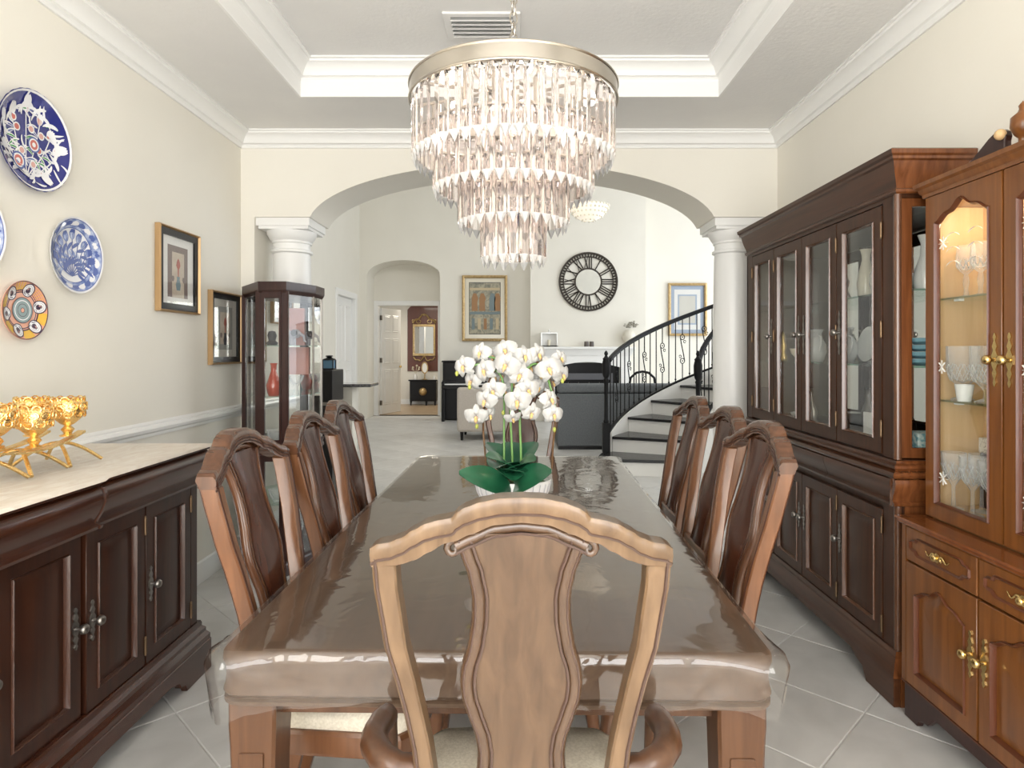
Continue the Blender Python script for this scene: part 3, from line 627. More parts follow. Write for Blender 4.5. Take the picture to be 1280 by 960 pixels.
for k in range(4):      # the chandelier's own lamps, just under its open top
    t = k*PI/2+0.5; pl_ = bpy.data.lights.new('chandelier_lamp', 'POINT'); pl_.energy = 1.0; pl_.color = (1.0, 0.97, 0.93); pl_.shadow_soft_size = 0.03
    po = bpy.data.objects.new('chandelier_lamp', pl_); COL.objects.link(po); po.location = (CHX+0.2*math.cos(t), CHY+0.2*math.sin(t), 2.335)
TI = [(0.362, 2.275, 2.035, 52), (0.286, 2.165, 1.918, 42), (0.196, 2.035, 1.798, 30), (0.112, 1.905, 1.670, 18)]
for r, zt, zb, n in TI:
    q = MB(); q.ring([(r*math.cos(2*PI*i/48), r*math.sin(2*PI*i/48)) for i in range(48)], [((r-0.012)*math.cos(2*PI*i/48), (r-0.012)*math.sin(2*PI*i/48)) for i in range(48)], zt, zt+0.008, 'xy')
    q.build('tier_ring', nickel_m, ch, smooth=30)
    wd = 2*PI*r/n*0.97/2; L = zt-zb; dp = wd*0.62
    sec = [(-wd, 0.0), (-wd*0.55, -dp), (wd*0.55, -dp), (wd, 0.0), (0, dp*0.75)]
    proto = None
    for k in range(n):
        t = 2*PI*(k+0.5)/n
        if proto is None:
            c_ = MB().loft([[(x*s, y*s, z) for x, y in sec] for s, z in ((0.55, -0.001), (1, -0.018), (1, -L+wd*1.7))], cap=False)
            c_.add([(x*0.55, y*0.55, -0.001) for x, y in sec], [(4, 3, 2, 1, 0)]); c_.k = 1
            c_.loft([[(x*s, y*s, z) for x, y in sec] for s, z in ((1, -L+wd*1.7), (0.08, -L))], cap=False); c_.add([(x*0.08, y*0.08, -L) for x, y in sec], [(0, 1, 2, 3, 4)])
            c_ = c_.build('crystal', (crystal_m, tip_glint_m), ch, smooth=0); proto = c_
        else: c_ = share(proto, 'crystal', ch)
        c_.location = (r*math.cos(t), r*math.sin(t), zt); c_.rotation_euler = (0, 0, t+PI/2)
for k in range(3):
    q = MB(); t = k*2*PI/3; q.tube([(0.02*math.cos(t), 0.02*math.sin(t), 2.32), (0.1*math.cos(t), 0.1*math.sin(t), 2.0), (0.11*math.cos(t), 0.11*math.sin(t), 1.91)], 0.004, 6); q.tube([(0.11*math.cos(t), 0.11*math.sin(t), 2.04), (0.28*math.cos(t), 0.28*math.sin(t), 2.17)], 0.004, 6); q.build('inner_arm', nickel_m, ch, smooth=60)
for k in range(8):
    t = k*PI/4+0.2; rr = 0.22 if k % 2 else 0.12
    so = MB().lathe([(0.0, 2.215), (0.016, 2.215), (0.016, 2.318), (0, 2.318)], 10, rr*math.cos(t), rr*math.sin(t)).build('lamp_socket', nickel_m, ch, smooth=40)
    MB().lathe([(0.0, 2.12), (0.006, 2.13), (0.016, 2.155), (0.017, 2.18), (0.012, 2.205), (0.010, 2.216), (0, 2.216)], 10, rr*math.cos(t), rr*math.sin(t)).build('bulb', bulb_m, so, smooth=60)
lk0 = None
for k in range(18):
    z = 2.36+0.039*k
    if z > 3.0: break
    if lk0 is None:
        lk0 = MB().tube([(0.014*math.cos(2*PI*i/14), 0, 0.026*math.sin(2*PI*i/14)) for i in range(14)], 0.0032, 6, closed=True).build('chain_link', nickel_m, ch, smooth=60); l = lk0
    else: l = share(lk0, 'chain_link', ch)
    l.location = (0, 0, z); l.rotation_euler = (0, 0, (k % 2)*PI/2+0.4)
MB().lathe([(0.0, 2.322), (0.02, 2.322), (0.02, 2.33), (0.008, 2.338), (0, 2.338)], 14).build('hub', nickel_m, ch, smooth=40)
MB().lathe([(0.0, 2.985), (0.02, 2.985), (0.06, 3.0), (0.065, 3.0195), (0, 3.0195)], 24).build('canopy', nickel_m, ch, smooth=40)
# ---------------------------------------------------------------- cabinet joinery
def knob_set(par, x, z, y, m, plate_h=0.13, r=0.016):
    b = MB(); hh = plate_h/2
    prof = [(0.002, -hh), (0.007, -hh*0.86), (0.003, -hh*0.72), (0.010, -hh*0.5), (0.005, -hh*0.36), (0.013, -hh*0.16), (0.013, hh*0.16), (0.005, hh*0.36), (0.010, hh*0.5), (0.003, hh*0.72), (0.007, hh*0.86), (0.002, hh)]
    b.prism([(x+w_, z+q) for w_, q in prof]+[(x-w_, z+q) for w_, q in prof[::-1]], y-0.004, y+0.0)
    b.build('escutcheon', m, par, smooth=0)
    b = MB(); b.M = Matrix.Translation((x, y, z)) @ Matrix.Rotation(PI/2, 4, 'X')
    b.lathe([(0, 0.002), (0.008, 0.003), (0.006, 0.012), (0.006, 0.018), (r*0.9, 0.022), (r, 0.03), (r*0.8, 0.037), (r*0.3, 0.040), (0, 0.040)], 14)
    b.build('knob', m, par, smooth=50)
def hinges(par, x, zs, y, m):
    for z in zs:
        b = MB(); b.tube([(x, y-0.002, z-0.028), (x, y-0.002, z+0.028)], 0.0055, 8); b.ball((x, y-0.002, z+0.031), 0.005, 8); b.ball((x, y-0.002, z-0.031), 0.005, 8); b.build('hinge', hinge_m, par, smooth=50)
def door(root, x0, x1, z0, z1, y, m, mb, kind='panel', w=0.052, knob=None, hinge=None, hm=None, topf=None, n=1, mp=None, wt=None, name='door', knz=None, ph=0.13):
    g = 0.0025; x0 += g; x1 -= g; z0 += g; z1 -= g; wt = wt or w
    o = outline(x0, x1, z0, z1, None, n); i1 = outline(x0+w, x1-w, z0+w, z1-wt, topf, n); i2 = outline(x0+w+0.009, x1-w-0.009, z0+w+0.009, z1-wt-0.009, topf, n)
    d = MB().ring(o, i1, y, y+0.022).build(name, m, root, smooth=20, bevel=0.002)
    nn = len(i1); im = outline(x0+w+0.003, x1-w-0.003, z0+w+0.003, z1-wt-0.003, topf, n)
    MB().loft([[(i1[k][0], y-0.0005, i1[k][1]), (im[k][0], y-0.006, im[k][1]), (i2[k][0], y+0.006, i2[k][1]), (i2[k][0], y+0.012, i2[k][1]), (i1[k][0], y+0.012, i1[k][1])] for k in range(nn)], closed=True).build('bead_molding', mb, d, smooth=30)
    if kind == 'panel':
        i3 = outline(x0+w+0.02, x1-w-0.02, z0+w+0.02, z1-wt-0.02, topf, n); i4 = outline(x0+w+0.045, x1-w-0.045, z0+w+0.045, z1-wt-0.045, topf, n)
        b = MB(); b.loft([[(p[0], yy, p[1]) for p in q] for q, yy in ((i1, y+0.018), (i2, y+0.012), (i3, y+0.012), (i4, y+0.005))]); b.build('door_panel', mp or m, d, smooth=20)
    else:
        b = MB().prism(i2[:], y+0.011, y+0.014); b.build('glass', pane_m, d, smooth=0)
    if knob is not None:
        kx = x0+w/2 if knob == 'l' else x1-w/2
        knob_set(d, kx, knz if knz is not None else (z0+z1)/2, y, hm, ph)
    if hinge is not None: hinges(d, x0 if hinge == 'l' else x1, (z0+(z1-z0)*0.12, z0+(z1-z0)*0.88) if z1-z0 < 0.8 else (z0+0.1, (z0+z1)/2, z1-0.1), y, hm)
    return d
def band(root, name, prof, x0, x1, dep, m, ends=True):
    """moulding running along the front and both ends of a case: prof = [(out, z)]"""
    rs = [[(x0-o, dep, z) for o, z in prof], [(x0-o, -o, z) for o, z in prof], [(x1+o, -o, z) for o, z in prof], [(x1+o, dep, z) for o, z in prof]]
    return MB().loft(rs).build(name, m, root, smooth=30)
# ---------------------------------------------------------------- sideboard on the left wall
sb = thing('sideboard', 'dark mahogany sideboard with panelled doors along the left wall', 'sideboard', (-1.364, 0.62, 0), PI/2)
bx(0.0, 2.06, 0.023, 0.509, 0.20, 0.80).build('case', sb_m, sb, smooth=0, bevel=0.004)
for x0, x1 in ((0, 0.055), (2.005, 2.06)): bx(x0, x1, 0.004, 0.024, 0.205, 0.80).build('stile', sb_m, sb, smooth=0, bevel=0.004)
for x0, x1, y, kn, hg in ((0.06, 0.375, 0, 'r', 'l'), (0.378, 0.693, 0, 'r', 'l'), (0.70, 1.028, 0.008, 'r', 'l'), (1.030, 1.358, 0.008, 'r', 'l'), (1.366, 1.681, 0, 'l', 'r'), (1.684, 2.0, 0, 'l', 'r')):
    door(sb, x0, x1, 0.213, 0.795, y, sb_m, sb_edge, knob=kn, hinge=hg, hm=silver_m, knz=0.50)
dp = [(0.012, 0.80), (-0.026, 0.802), (-0.030, 0.812), (-0.012, 0.820), (-0.018, 0.833), (-0.034, 0.858), (-0.045, 0.885), (-0.046, 0.908), (-0.038, 0.926), (-0.022, 0.935), (0.012, 0.939)]
for x0, x1, e in ((-0.03, 0.692, 0), (0.696, 1.360, 0.02), (1.364, 2.09, 0)):
    MB().loft([[(x, y-(e if y < 0 else 0), z) for y, z in dp] for x in (x0, x0+0.004, x1-0.004, x1)]).build('drawer', sbx_m, sb, smooth=40)
for x in (0.694, 1.362): MB().loft([[(xx, y-0.024, z) for y, z in dp[1:-1]]+[(xx, 0.0, 0.93), (xx, 0.0, 0.81)] for xx in (x-0.006, x+0.006)]).build('drawer_bead', sb_edge, sb, smooth=40)
bx(-0.02, 2.08, 0.01, 0.509, 0.80, 0.939).build('case_top', sb_m, sb, smooth=0)
tp = lambda o: [(-0.03-o, 0.512), (-0.03-o, -0.036-o), (0.66, -0.036-o), (0.70, -0.056-o), (1.35, -0.056-o), (1.40, -0.036-o), (2.09+o, -0.036-o), (2.09+o, 0.512)]
MB().prism(tp(0), 0.939, 0.955, 'xy').build('top', sbx_m, sb, smooth=0, bevel=0.003)
band(sb, 'base_molding', [(-0.02, 0.215), (0.006, 0.215), (0.010, 0.205), (0.010, 0.192), (0.022, 0.180), (0.022, 0.166), (0.034, 0.150), (0.034, 0.128), (-0.02, 0.128)], 0, 2.06, 0.509, sbx_m)
pl = [(-0.038, 0.0), (0.16, 0.0), (0.175, 0.03), (0.205, 0.035), (0.22, 0.06), (0.27, 0.072), (0.68, 0.072), (0.73, 0.06), (0.75, 0.035), (0.80, 0.03), (0.82, 0.0), (1.24, 0), (1.26, 0.03), (1.31, 0.035), (1.33, 0.06), (1.38, 0.072), (1.79, 0.072), (1.84, 0.06), (1.855, 0.035), (1.885, 0.03), (1.90, 0.0), (2.098, 0.0), (2.098, 0.13), (-0.038, 0.13)]
MB().prism(pl, -0.038, -0.012).build('plinth', sbx_m, sb, smooth=0, bevel=0.003)
for x in (-0.038, 2.072): MB().prism([(-0.012, 0), (0.12, 0), (0.15, 0.06), (0.37, 0.06), (0.40, 0), (0.509, 0), (0.509, 0.13), (-0.012, 0.13)], x, x+0.026, 'yz').build('plinth_end', sbx_m, sb, smooth=0)
lace_m = noisy('cream_cover', (0.70, 0.62, 0.53), (0.80, 0.745, 0.67), 0.5, (5, 14, 14), detail=6, dist=2.5, bump=0.35, bscale=40)
ck = MB(); o = 0.012
e0 = tp(0.004); e1 = tp(0.016)
ck.loft([[(x, y, z) for x, y in q] for q, z in ((tp(-0.02), 0.9565), (e0, 0.9565), (e1, 0.952), (tp(0.017), 0.953), (tp(0.006), 0.9605), (tp(-0.02), 0.9615))])
cvs = ck.build('sideboard_cover', lace_m, None, smooth=60); cvs.location = sb.location; cvs.rotation_euler = sb.rotation_euler
tag(cvs, 'cream patterned cloth cover lying over the sideboard top', 'cover')
# gold cups on a crescent stand
GY, GX, GZ = 2.02, -1.615, 0.962
gs = thing('cup_stand', 'gold crescent legged stand on the sideboard cover holding gold cups', 'stand', (GX, GY, GZ))
for y in (-0.17, 0.0, 0.17):
    for d in (-1, 1):
        pts = [(d*(0.10-0.2*t), y+0.075*(2*t-1)*0+0.04, 0.005+0.075*math.sin(PI*t)) for t in [i/14 for i in range(15)]]
    MB().tube([(0.10-0.2*i/14, y-0.06+0.16*i/14, 0.0065+0.07*math.sin(PI*i/14)) for i in range(15)], 0.0065, 6).build('leg', gold_m, gs, smooth=60)
    MB().tube([(-0.10+0.2*i/14, y-0.06+0.16*i/14, 0.0065+0.07*math.sin(PI*i/14)) for i in range(15)], 0.0065, 6).build('leg', gold_m, gs, smooth=60)
for x in (-0.062, 0.062):
    MB().loft([[(x-0.014, yy, 0.072+0.03*((yy-0.0)/0.2)**2), (x+0.014, yy, 0.072+0.03*((yy-0.0)/0.2)**2), (x+0.014, yy, 0.079+0.03*((yy-0.0)/0.2)**2), (x-0.014, yy, 0.079+0.03*((yy-0.0)/0.2)**2)] for yy in [-0.22+0.44*i/16 for i in range(17)]]).build('rail', gold_m, gs, smooth=60)
cupp = [(0.0, 0.0), (0.020, 0.001), (0.021, 0.005), (0.010, 0.009), (0.013, 0.016), (0.018, 0.022), (0.013, 0.028), (0.008, 0.034), (0.018, 0.040), (0.036, 0.058), (0.046, 0.082), (0.047, 0.100), (0.041, 0.118), (0.038, 0.119), (0.043, 0.100), (0.041, 0.084), (0.030, 0.060), (0.0, 0.045)]
names = {0: 'nearest', 1: 'middle', 2: 'farthest'}
proto = None
for r, x in enumerate((-0.062, 0.062)):
    for k, y in enumerate((-0.15, 0.0, 0.15)):
        lab = f'gold openwork cup on the stand, {names[k]} in the {"row by the wall" if r == 0 else "row away from the wall"}'
        loc = (GX+x, GY+y, GZ+0.086+0.03*(y/0.2)**2)
        if proto is None:
            proto = thing('gold_cup', lab, 'cup', loc, 0, 'gold cups on the crescent stand')
            MB().lathe(cupp, 24, wob=None).build('cup_body', gold_m, proto, smooth=60)
            b = MB()
            for j in range(10):
                t = 2*PI*j/10
                for (rr, zz, s) in ((0.043, 0.072, 0.011), (0.0475, 0.094, 0.012), (0.042, 0.114, 0.010)):
                    c = Vector((rr*math.cos(t+zz*40), rr*math.sin(t+zz*40), zz)); ta = Vector((-math.sin(t+zz*40), math.cos(t+zz*40), 0))
                    b.tube([c+ta*s*math.cos(2*PI*i/10)+Vector((0, 0, s*math.sin(2*PI*i/10))) for i in range(10)], 0.0022, 5, closed=True)
            b.build('filigree', gold_m, proto, smooth=60)
        else: dup(proto, loc, 0.3*k, lab, 'gold cups on the crescent stand')
for o in [c for c in COL.objects if c.name.startswith('gold_cup')]: o.scale = (1.16, 1.16, 1.1)
# ---------------------------------------------------------------- wall plates
cobalt = mat('cobalt_glaze', (0.030, 0.035, 0.20), 0.12, coat=0.5); pw = mat('plate_white', (0.80, 0.80, 0.82), 0.12, coat=0.5)
pblue = noisy('blue_wash', (0.16, 0.22, 0.46), (0.50, 0.56, 0.72), 0.15, (30, 30, 30), detail=4, lo=0.4, hi=0.62); pred = mat('tulip_red', (0.55, 0.16, 0.13), 0.2); pgreen = mat('leaf_green', (0.05, 0.28, 0.08), 0.2)
psal = mat('salmon_glaze', (0.72, 0.36, 0.24), 0.2, coat=0.4); pyel = mat('ochre_glaze', (0.72, 0.44, 0.07), 0.2, coat=0.4); pteal = mat('teal_glaze', (0.25, 0.33, 0.33), 0.2); pdark = mat('dark_line', (0.05, 0.03, 0.06), 0.3); ppink = mat('pale_rose', (0.66, 0.38, 0.34), 0.2); pmid = mat('mid_blue', (0.10, 0.14, 0.36), 0.15)
def plate(label, Y, Z, Rp, base, rimc, scal, draw, mats, deep=0.03):
    t = thing('wall_plate', label, 'plate', (WL, Y, Z), 0, 'decorative plates on the left wall')
    hp = lambda r: 0.016 if r < 0.6*Rp else 0.016+deep*((r/Rp-0.6)/0.4)**1.3
    b = MB(); b.M = Matrix.Rotation(PI/2, 4, 'Y'); wob = (lambda a: 1+0.014*abs(math.cos(scal*a/2))) if scal else None
    pr = [(0.0, 0.006), (0.5*Rp, 0.006), (0.62*Rp, 0.010), (Rp*0.985, 0.010+deep), (Rp, 0.014+deep)]+[(r*Rp, hp(r*Rp)) for r in (0.97, 0.9, 0.8, 0.7, 0.6)]+[(0.0, 0.016)]
    b.lathe(pr, 96 if scal else 48, wob=wob); b.build('plate_body', base, t, smooth=40)
    MB().ring([(Rp*0.3*math.cos(2*PI*i/24), Rp*0.3*math.sin(2*PI*i/24)) for i in range(24)], [(Rp*0.25*math.cos(2*PI*i/24), Rp*0.25*math.sin(2*PI*i/24)) for i in range(24)], 0.0008, 0.0065, 'yz').build('foot_ring', base, t, smooth=0)
    b = MB(); st = [0]
    def strip(pts, wd, mi):
        b.k = mi; m = len(pts); L = []; st[0] += 1; dz = 0.0005+0.00002*st[0]
        for i, p in enumerate(pts):
            q0, q1 = pts[max(i-1, 0)], pts[min(i+1, m-1)]; dx, dy = q1[0]-q0[0], q1[1]-q0[1]; l = math.hypot(dx, dy) or 1
            w_ = wd[i]/2
            for s in (-1, 1):
                u, v = p[0]-dy/l*w_*s, p[1]+dx/l*w_*s; r = math.hypot(u, v)
                if r > Rp*0.965: u, v = u*Rp*0.965/r, v*Rp*0.965/r; r = Rp*0.965
                L.append((hp(r)+dz, u, v))
        b.add(L, [(2*i, 2*i+1, 2*i+3, 2*i+2) for i in range(m-1)])
    def curve(x, y, a, L, bend, n=8):
        P = [(x, y)]
        for i in range(n): a += bend/n; x += L/n*math.cos(a); y += L/n*math.sin(a); P.append((x, y))
        return P
    def leafs(x, y, a, L, W, bend, mi): 
        P = curve(x, y, a, L, bend); strip(P, [W*math.sin(PI*min(0.97, (0.06+0.94*i/8)))**0.7 for i in range(9)], mi)
    def ringb(r0, r1, mi, cx=0, cy=0, a0=0, a1=2*PI, n=48):
        b.k = mi; st[0] += 1; dz = 0.0005+0.00002*st[0]; L = []
        m = 1+int((r1-r0)/(0.06*Rp))
        for i in range(n+1):
            a = a0+(a1-a0)*i/n
            for j in range(m+1):
                r = r0+(r1-r0)*j/m; u, v = cx+r*math.cos(a), cy+r*math.sin(a); L.append((hp(math.hypot(u, v))+dz, u, v))
        b.add(L, [(i*(m+1)+j, i*(m+1)+j+1, (i+1)*(m+1)+j+1, (i+1)*(m+1)+j) for i in range(n) for j in range(m)])
    draw(Rp, strip, curve, leafs, ringb)
    b.build('painted_pattern', mats, t, smooth=0, fix=False)
    return t
def tulip(leafs, x, y, a, s, mi, mo):
    for d in (-0.5, 0, 0.5): leafs(x, y, a+d, s, s*0.42, -d*1.2, mo); leafs(x, y, a+d, s*0.86, s*0.27, -d*1.2, mi)
def draw_big(Rp, strip, curve, leafs, ringb):
    q = random.Random(4); ringb(Rp*0.955, Rp*0.995, 0)
    for i in range(7):
        a = PI/2+(i-3)*0.42; P = curve(-0.02, -Rp*0.75, a, Rp*(1.35-0.1*abs(i-3)), -(i-3)*0.22, 12); strip(P, [0.005]*13, 0); e = P[-1]
        aa = math.atan2(P[-1][1]-P[-2][1], P[-1][0]-P[-2][0]); tulip(leafs, e[0]*0.92, e[1]*0.92, aa, 0.045, 1 if i % 2 else 2, 0)
        for k in (3, 5, 7, 9):
            s = 1 if (k+i) % 2 else -1; leafs(P[k][0], P[k][1], aa+s*0.9, 0.06, 0.013, s*0.8, 0); leafs(P[k][0], P[k][1], aa+s*0.9, 0.05, 0.006, s*0.8, 3 if k % 3 else 4)
    for i in range(34):
        a = q.uniform(0, 2*PI); r = Rp*math.sqrt(q.uniform(0.02, 0.8)); x, y = r*math.cos(a), r*math.sin(a); al = q.uniform(0, 6.28)
        leafs(x, y, al, q.uniform(0.035, 0.065), 0.0085, q.uniform(-1.6, 1.6), 0)
        if i % 4 == 0: ringb(0, 0.016, 0, x*0.8, y*0.8, n=14); ringb(0, 0.011, q.choice((1, 2, 3)), x*0.8, y*0.8, n=14)
    for i in range(11):
        a = 2*PI*i/11; x, y = Rp*0.80*math.cos(a), Rp*0.80*math.sin(a)
        leafs(x, y, a+1.9, 0.07, 0.015, 1.3, 0); leafs(x, y, a+1.9, 0.05, 0.006, 1.3, (4, 3)[i % 2]); leafs(x*0.82, y*0.82, a-1.2, 0.06, 0.012, -1.1, 0)
        if i % 3 == 0: tulip(leafs, x*0.8, y*0.8, a+0.3, 0.05, 1 if i % 2 else 2, 0)
    for x, y, r in ((0.015, -0.01, 0.03), (-0.06, -0.09, 0.033)): ringb(0, r, 4, x, y, n=20); ringb(0, r*0.8, 0, x, y, n=20); ringb(0, r*0.62, 1, x, y, n=20); ringb(0, r*0.3, 0, x, y, n=20)
def draw_blue(Rp, strip, curve, leafs, ringb):
    q = random.Random(9); ringb(Rp*0.73, Rp*0.955, 1); ringb(Rp*0.715, Rp*0.735, 2); ringb(Rp*0.945, Rp*0.96, 2)
    for i in range(22):
        a = 2*PI*i/22; leafs(Rp*0.84*math.cos(a), Rp*0.84*math.sin(a), a+1.2, 0.045, 0.018, 1.2, 0 if i % 2 else 2)
    for i in range(9):
        a = PI/2+(i-4)*0.34; P = curve(0.0, -Rp*0.55, a, Rp*(1.05-0.07*abs(i-4)), -(i-4)*0.18, 10); strip(P, [0.005]*11, 2); e = P[-1]
        tulip(leafs, e[0]*0.85, e[1]*0.85, a, 0.045, 1, 2)
        for k in (3, 5, 7): s = 1 if k % 4 == 1 else -1; leafs(P[k][0], P[k][1], a+s*0.7, 0.05, 0.015, s*0.6, 1 if k == 5 else 2)
def draw_orange(Rp, strip, curve, leafs, ringb):
    ringb(0, Rp*0.985, 5); ringb(0, Rp*0.96, 0)
    for i in range(6):
        a = 2*PI*(i+0.2)/6; ringb(Rp*0.70, Rp*0.955, 1, a0=a+0.28, a1=a+0.77, n=10); ringb(Rp*0.66, Rp*0.70, 5, a0=a+0.24, a1=a+0.80, n=10)
    for i in range(6):
        a = 2*PI*(i+0.2)/6; x, y = Rp*0.72*math.cos(a), Rp*0.72*math.sin(a)
        ringb(0, Rp*0.235, 5, x, y, n=20); ringb(0, Rp*0.20, 2, x, y, n=20)
        for k in range(3): tulip(leafs, x-0.3*Rp*0.2*math.cos(a+k*2.1), y-0.3*Rp*0.2*math.sin(a+k*2.1), a+k*2.1, Rp*0.16, 3, 5)
    for r, m_ in ((0.44, 5), (0.41, 4), (0.34, 2), (0.31, 4), (0.22, 5), (0.20, 4), (0.09, 5), (0.07, 0)): ringb(0, Rp*r, m_)
plate('large cobalt plate with red and green tulips and white leaves, topmost on the left wall', 2.40, 2.155, 0.186, cobalt, None, 28, draw_big, [pw, pred, ppink, pgreen, pmid])
plate('blue and white floral plate right of and below the large cobalt plate', 2.625, 1.755, 0.156, pw, None, 24, draw_blue, [pw, pblue, pmid])
plate('orange plate with yellow panels and round white medallions, lowest on the wall', 2.362, 1.51, 0.111, psal, None, 0, draw_orange, [psal, pyel, pw, ppink, pteal, pdark], 0.018)
plate('blue and white plate cut off by the left edge of the photo', 2.10, 1.765, 0.156, pw, None, 24, draw_blue, [pw, pblue, pmid])
# ---------------------------------------------------------------- framed pictures
def picture(label, loc, rz, wd, ht, fw, fm, layers, fd=0.03, inner=None, glass=True, group=None, extra=None):
    t = thing('framed_picture', label, 'picture', loc, rz, group); x, z = wd/2, ht/2
    r = lambda d: [(-x+d, -z+d), (x-d, -z+d), (x-d, z-d), (-x+d, z-d)]
    f0, f1, f2 = r(0), r(fw*0.5), r(fw)
    MB().loft([[(f0[k][0], -0.001, f0[k][1]), (f0[k][0], -fd, f0[k][1]), (f1[k][0], -fd-0.006, f1[k][1]), (f2[k][0], -fd+0.008, f2[k][1]), (f2[k][0], -0.001, f2[k][1])] for k in range(4)], closed=True).build('frame', fm, t, smooth=0)
    if inner: 
        MB().ring(r(fw), r(fw+inner[0]), -fd+0.006, -0.001).build('inner_frame', inner[1], t, smooth=0); fw += inner[0]
    y = -0.006
    for k, (d, m, nm) in enumerate(layers):
        q = r(fw+d if not isinstance(d, tuple) else 0)
        if isinstance(d, tuple): q = [(d[0], d[2]), (d[1], d[2]), (d[1], d[3]), (d[0], d[3])]
        MB().prism(q, y-0.0012, y).build(nm, m, t, smooth=0); y -= 0.0013
    if extra: extra(t, y)
    if glass: MB().prism(r(fw), y-0.004, y-0.0025).build('glass', picglass_m, t, smooth=0)
    return t
taupe = mat('mat_taupe', (0.22, 0.17, 0.155), 0.8); buff = noisy('print_buff', (0.62, 0.55, 0.45), (0.52, 0.43, 0.34), 0.8, (12, 12, 12)); gcream = mat('mat_greycream', (0.62, 0.60, 0.54), 0.8); greymat = mat('mat_grey', (0.36, 0.36, 0.33), 0.8)
red_ink = mat('ink_red', (0.42, 0.12, 0.09), 0.7); teal_ink = mat('ink_teal', (0.20, 0.28, 0.31), 0.7); goldstrip = mat('gold_strip', (0.45, 0.29, 0.14), 0.4, metal=0.4)
def vase_print(col1, col2):
    def f(t, y):
        b = MB(); c = 0.0
        b.prism([(c-0.016, -0.105), (c+0.016, -0.105), (c+0.024, -0.075), (c+0.012, -0.045), (c+0.016, -0.03), (c-0.016, -0.03), (c-0.012, -0.045), (c-0.024, -0.075)], y-0.001, y); b.build('printed_vase', col1, t, smooth=0)
        b = MB(); b.prism([(-0.004, -0.03), (0.004, -0.03), (0.006, 0.01), (0.02, 0.03), (0.012, 0.055), (0.0, 0.07), (-0.012, 0.055), (-0.02, 0.03), (-0.006, 0.01)], y-0.001, y); b.build('printed_flower', col2, t, smooth=0)
        for s in (-1, 1): MB().prism([(s*0.045, -0.03), (s*0.062, -0.03), (s*0.066, -0.045), (s*0.058, -0.06), (s*0.049, -0.06), (s*0.041, -0.045)], y-0.001, y).build('printed_vase', taupe, t, smooth=0)
    return f
picture('framed vase print in gold and black, upper of two on the left wall', (WL, 3.455, 1.792), PI/2, 0.415, 0.455, 0.013, goldstrip, [(0, paper_m, 'mount'), ((-0.10, 0.10, -0.145, 0.135), taupe, 'print_border'), ((-0.06, 0.06, -0.145, 0.10), buff, 'print')], 0.025, (0.034, black_m), extra=vase_print(teal_ink, red_ink))
picture('framed flower print in gold and black, beside the corner curio cabinet', (WL, 4.005, 1.50), PI/2, 0.415, 0.455, 0.013, goldstrip, [(0, gcream, 'mount'), ((-0.10, 0.10, -0.135, 0.135), greymat, 'print_border'), ((-0.065, 0.065, -0.10, 0.10), buff, 'print')], 0.025, (0.034, black_m), extra=vase_print(ink_m, red_ink))
# ---------------------------------------------------------------- curio cabinet in the corner
cu = thing('curio_cabinet', 'tall dark mahogany curio cabinet with glass sides by the left column', 'cabinet', (0, 0, 0))
CP = [(-1.80, 4.222), (-1.80, 4.12), (-1.572, 3.81), (-1.412, 3.81), (-1.322, 4.05), (-1.322, 4.222)]
cc0 = (sum(p[0] for p in CP)/6, sum(p[1] for p in CP)/6)
gro = lambda d, P=CP: [(p[0]+(p[0]-cc0[0])*d, min(p[1]+(p[1]-cc0[1])*d, 4.235)) for p in P]
def lev(nm, seq, m=cu_m): return MB().loft([[(x, y, z) for x, y in gro(d)] for d, z in seq]).build(nm, m, cu, smooth=20)
lev('base', [(0.06, 0.0), (0.06, 0.065), (0.03, 0.075), (0.03, 0.09), (0.0, 0.092)])
lev('cornice', [(0.0, 1.70), (0.03, 1.71), (0.05, 1.72), (0.06, 1.73), (0.06, 1.775), (0.0, 1.776)])
lev('waist', [(0.0, 0.725), (0.045, 0.73), (0.05, 0.745), (0.03, 0.755), (0.03, 0.765), (0.045, 0.775), (0.045, 0.785), (0.0, 0.79)])
lev('shelf_board', [(-0.03, 0.752), (-0.03, 0.7521)], cu_m)
def post(p, w_=0.017):
    q = gro(-0.012)
    return bx(q[p][0]-w_, q[p][0]+w_, q[p][1]-w_, min(q[p][1]+w_, 4.23), 0.085, 1.72)
for p in (0, 1): post(p, 0.012).build('post', cu_m, cu, smooth=0)
for p in (4, 5): post(p, 0.005).build('corner_strip', silver_m, cu, smooth=0)
for s0, s1 in ((-1.596, -1.548), (-1.440, -1.398)):
    bx(s0, s1, 3.806, 3.83, 0.085, 1.72).build('stile', cu_m, cu, smooth=0, bevel=0.003)
for z0, z1, sh in ((0.085, 0.73, 0), (0.785, 1.715, 1)):
    dd = MB().ring([(-1.552, z0), (-1.436, z0), (-1.436, z1), (-1.552, z1)], [(-1.538, z0+0.035), (-1.450, z0+0.035), (-1.450, z1-0.04), (-1.538, z1-0.04)], 3.800, 3.818).build('door', cu_m, cu, smooth=0, bevel=0.002)
    bx(-1.539, -1.449, 3.808, 3.811, z0+0.034, z1-0.039).build('glass', pane_m, dd, smooth=0)
    for a, bq in ((1, 2), (3, 4), (4, 5)):
        q = gro(-0.02); A, Bq = q[a], q[bq]; dx, dy = Bq[0]-A[0], Bq[1]-A[1]; l = math.hypot(dx, dy); nx, ny = dy/l*0.002, -dx/l*0.002
        MB().loft([[(A[0]-nx, A[1]-ny, z), (Bq[0]-nx, Bq[1]-ny, z), (Bq[0]+nx, Bq[1]+ny, z), (A[0]+nx, A[1]+ny, z)] for z in (z0, z1)]).build('side_glass', pane_m, cu, smooth=0)
bx(-1.79, -1.33, 4.205, 4.215, 0.09, 1.71).build('mirror_back', mirror_m, cu, smooth=0)
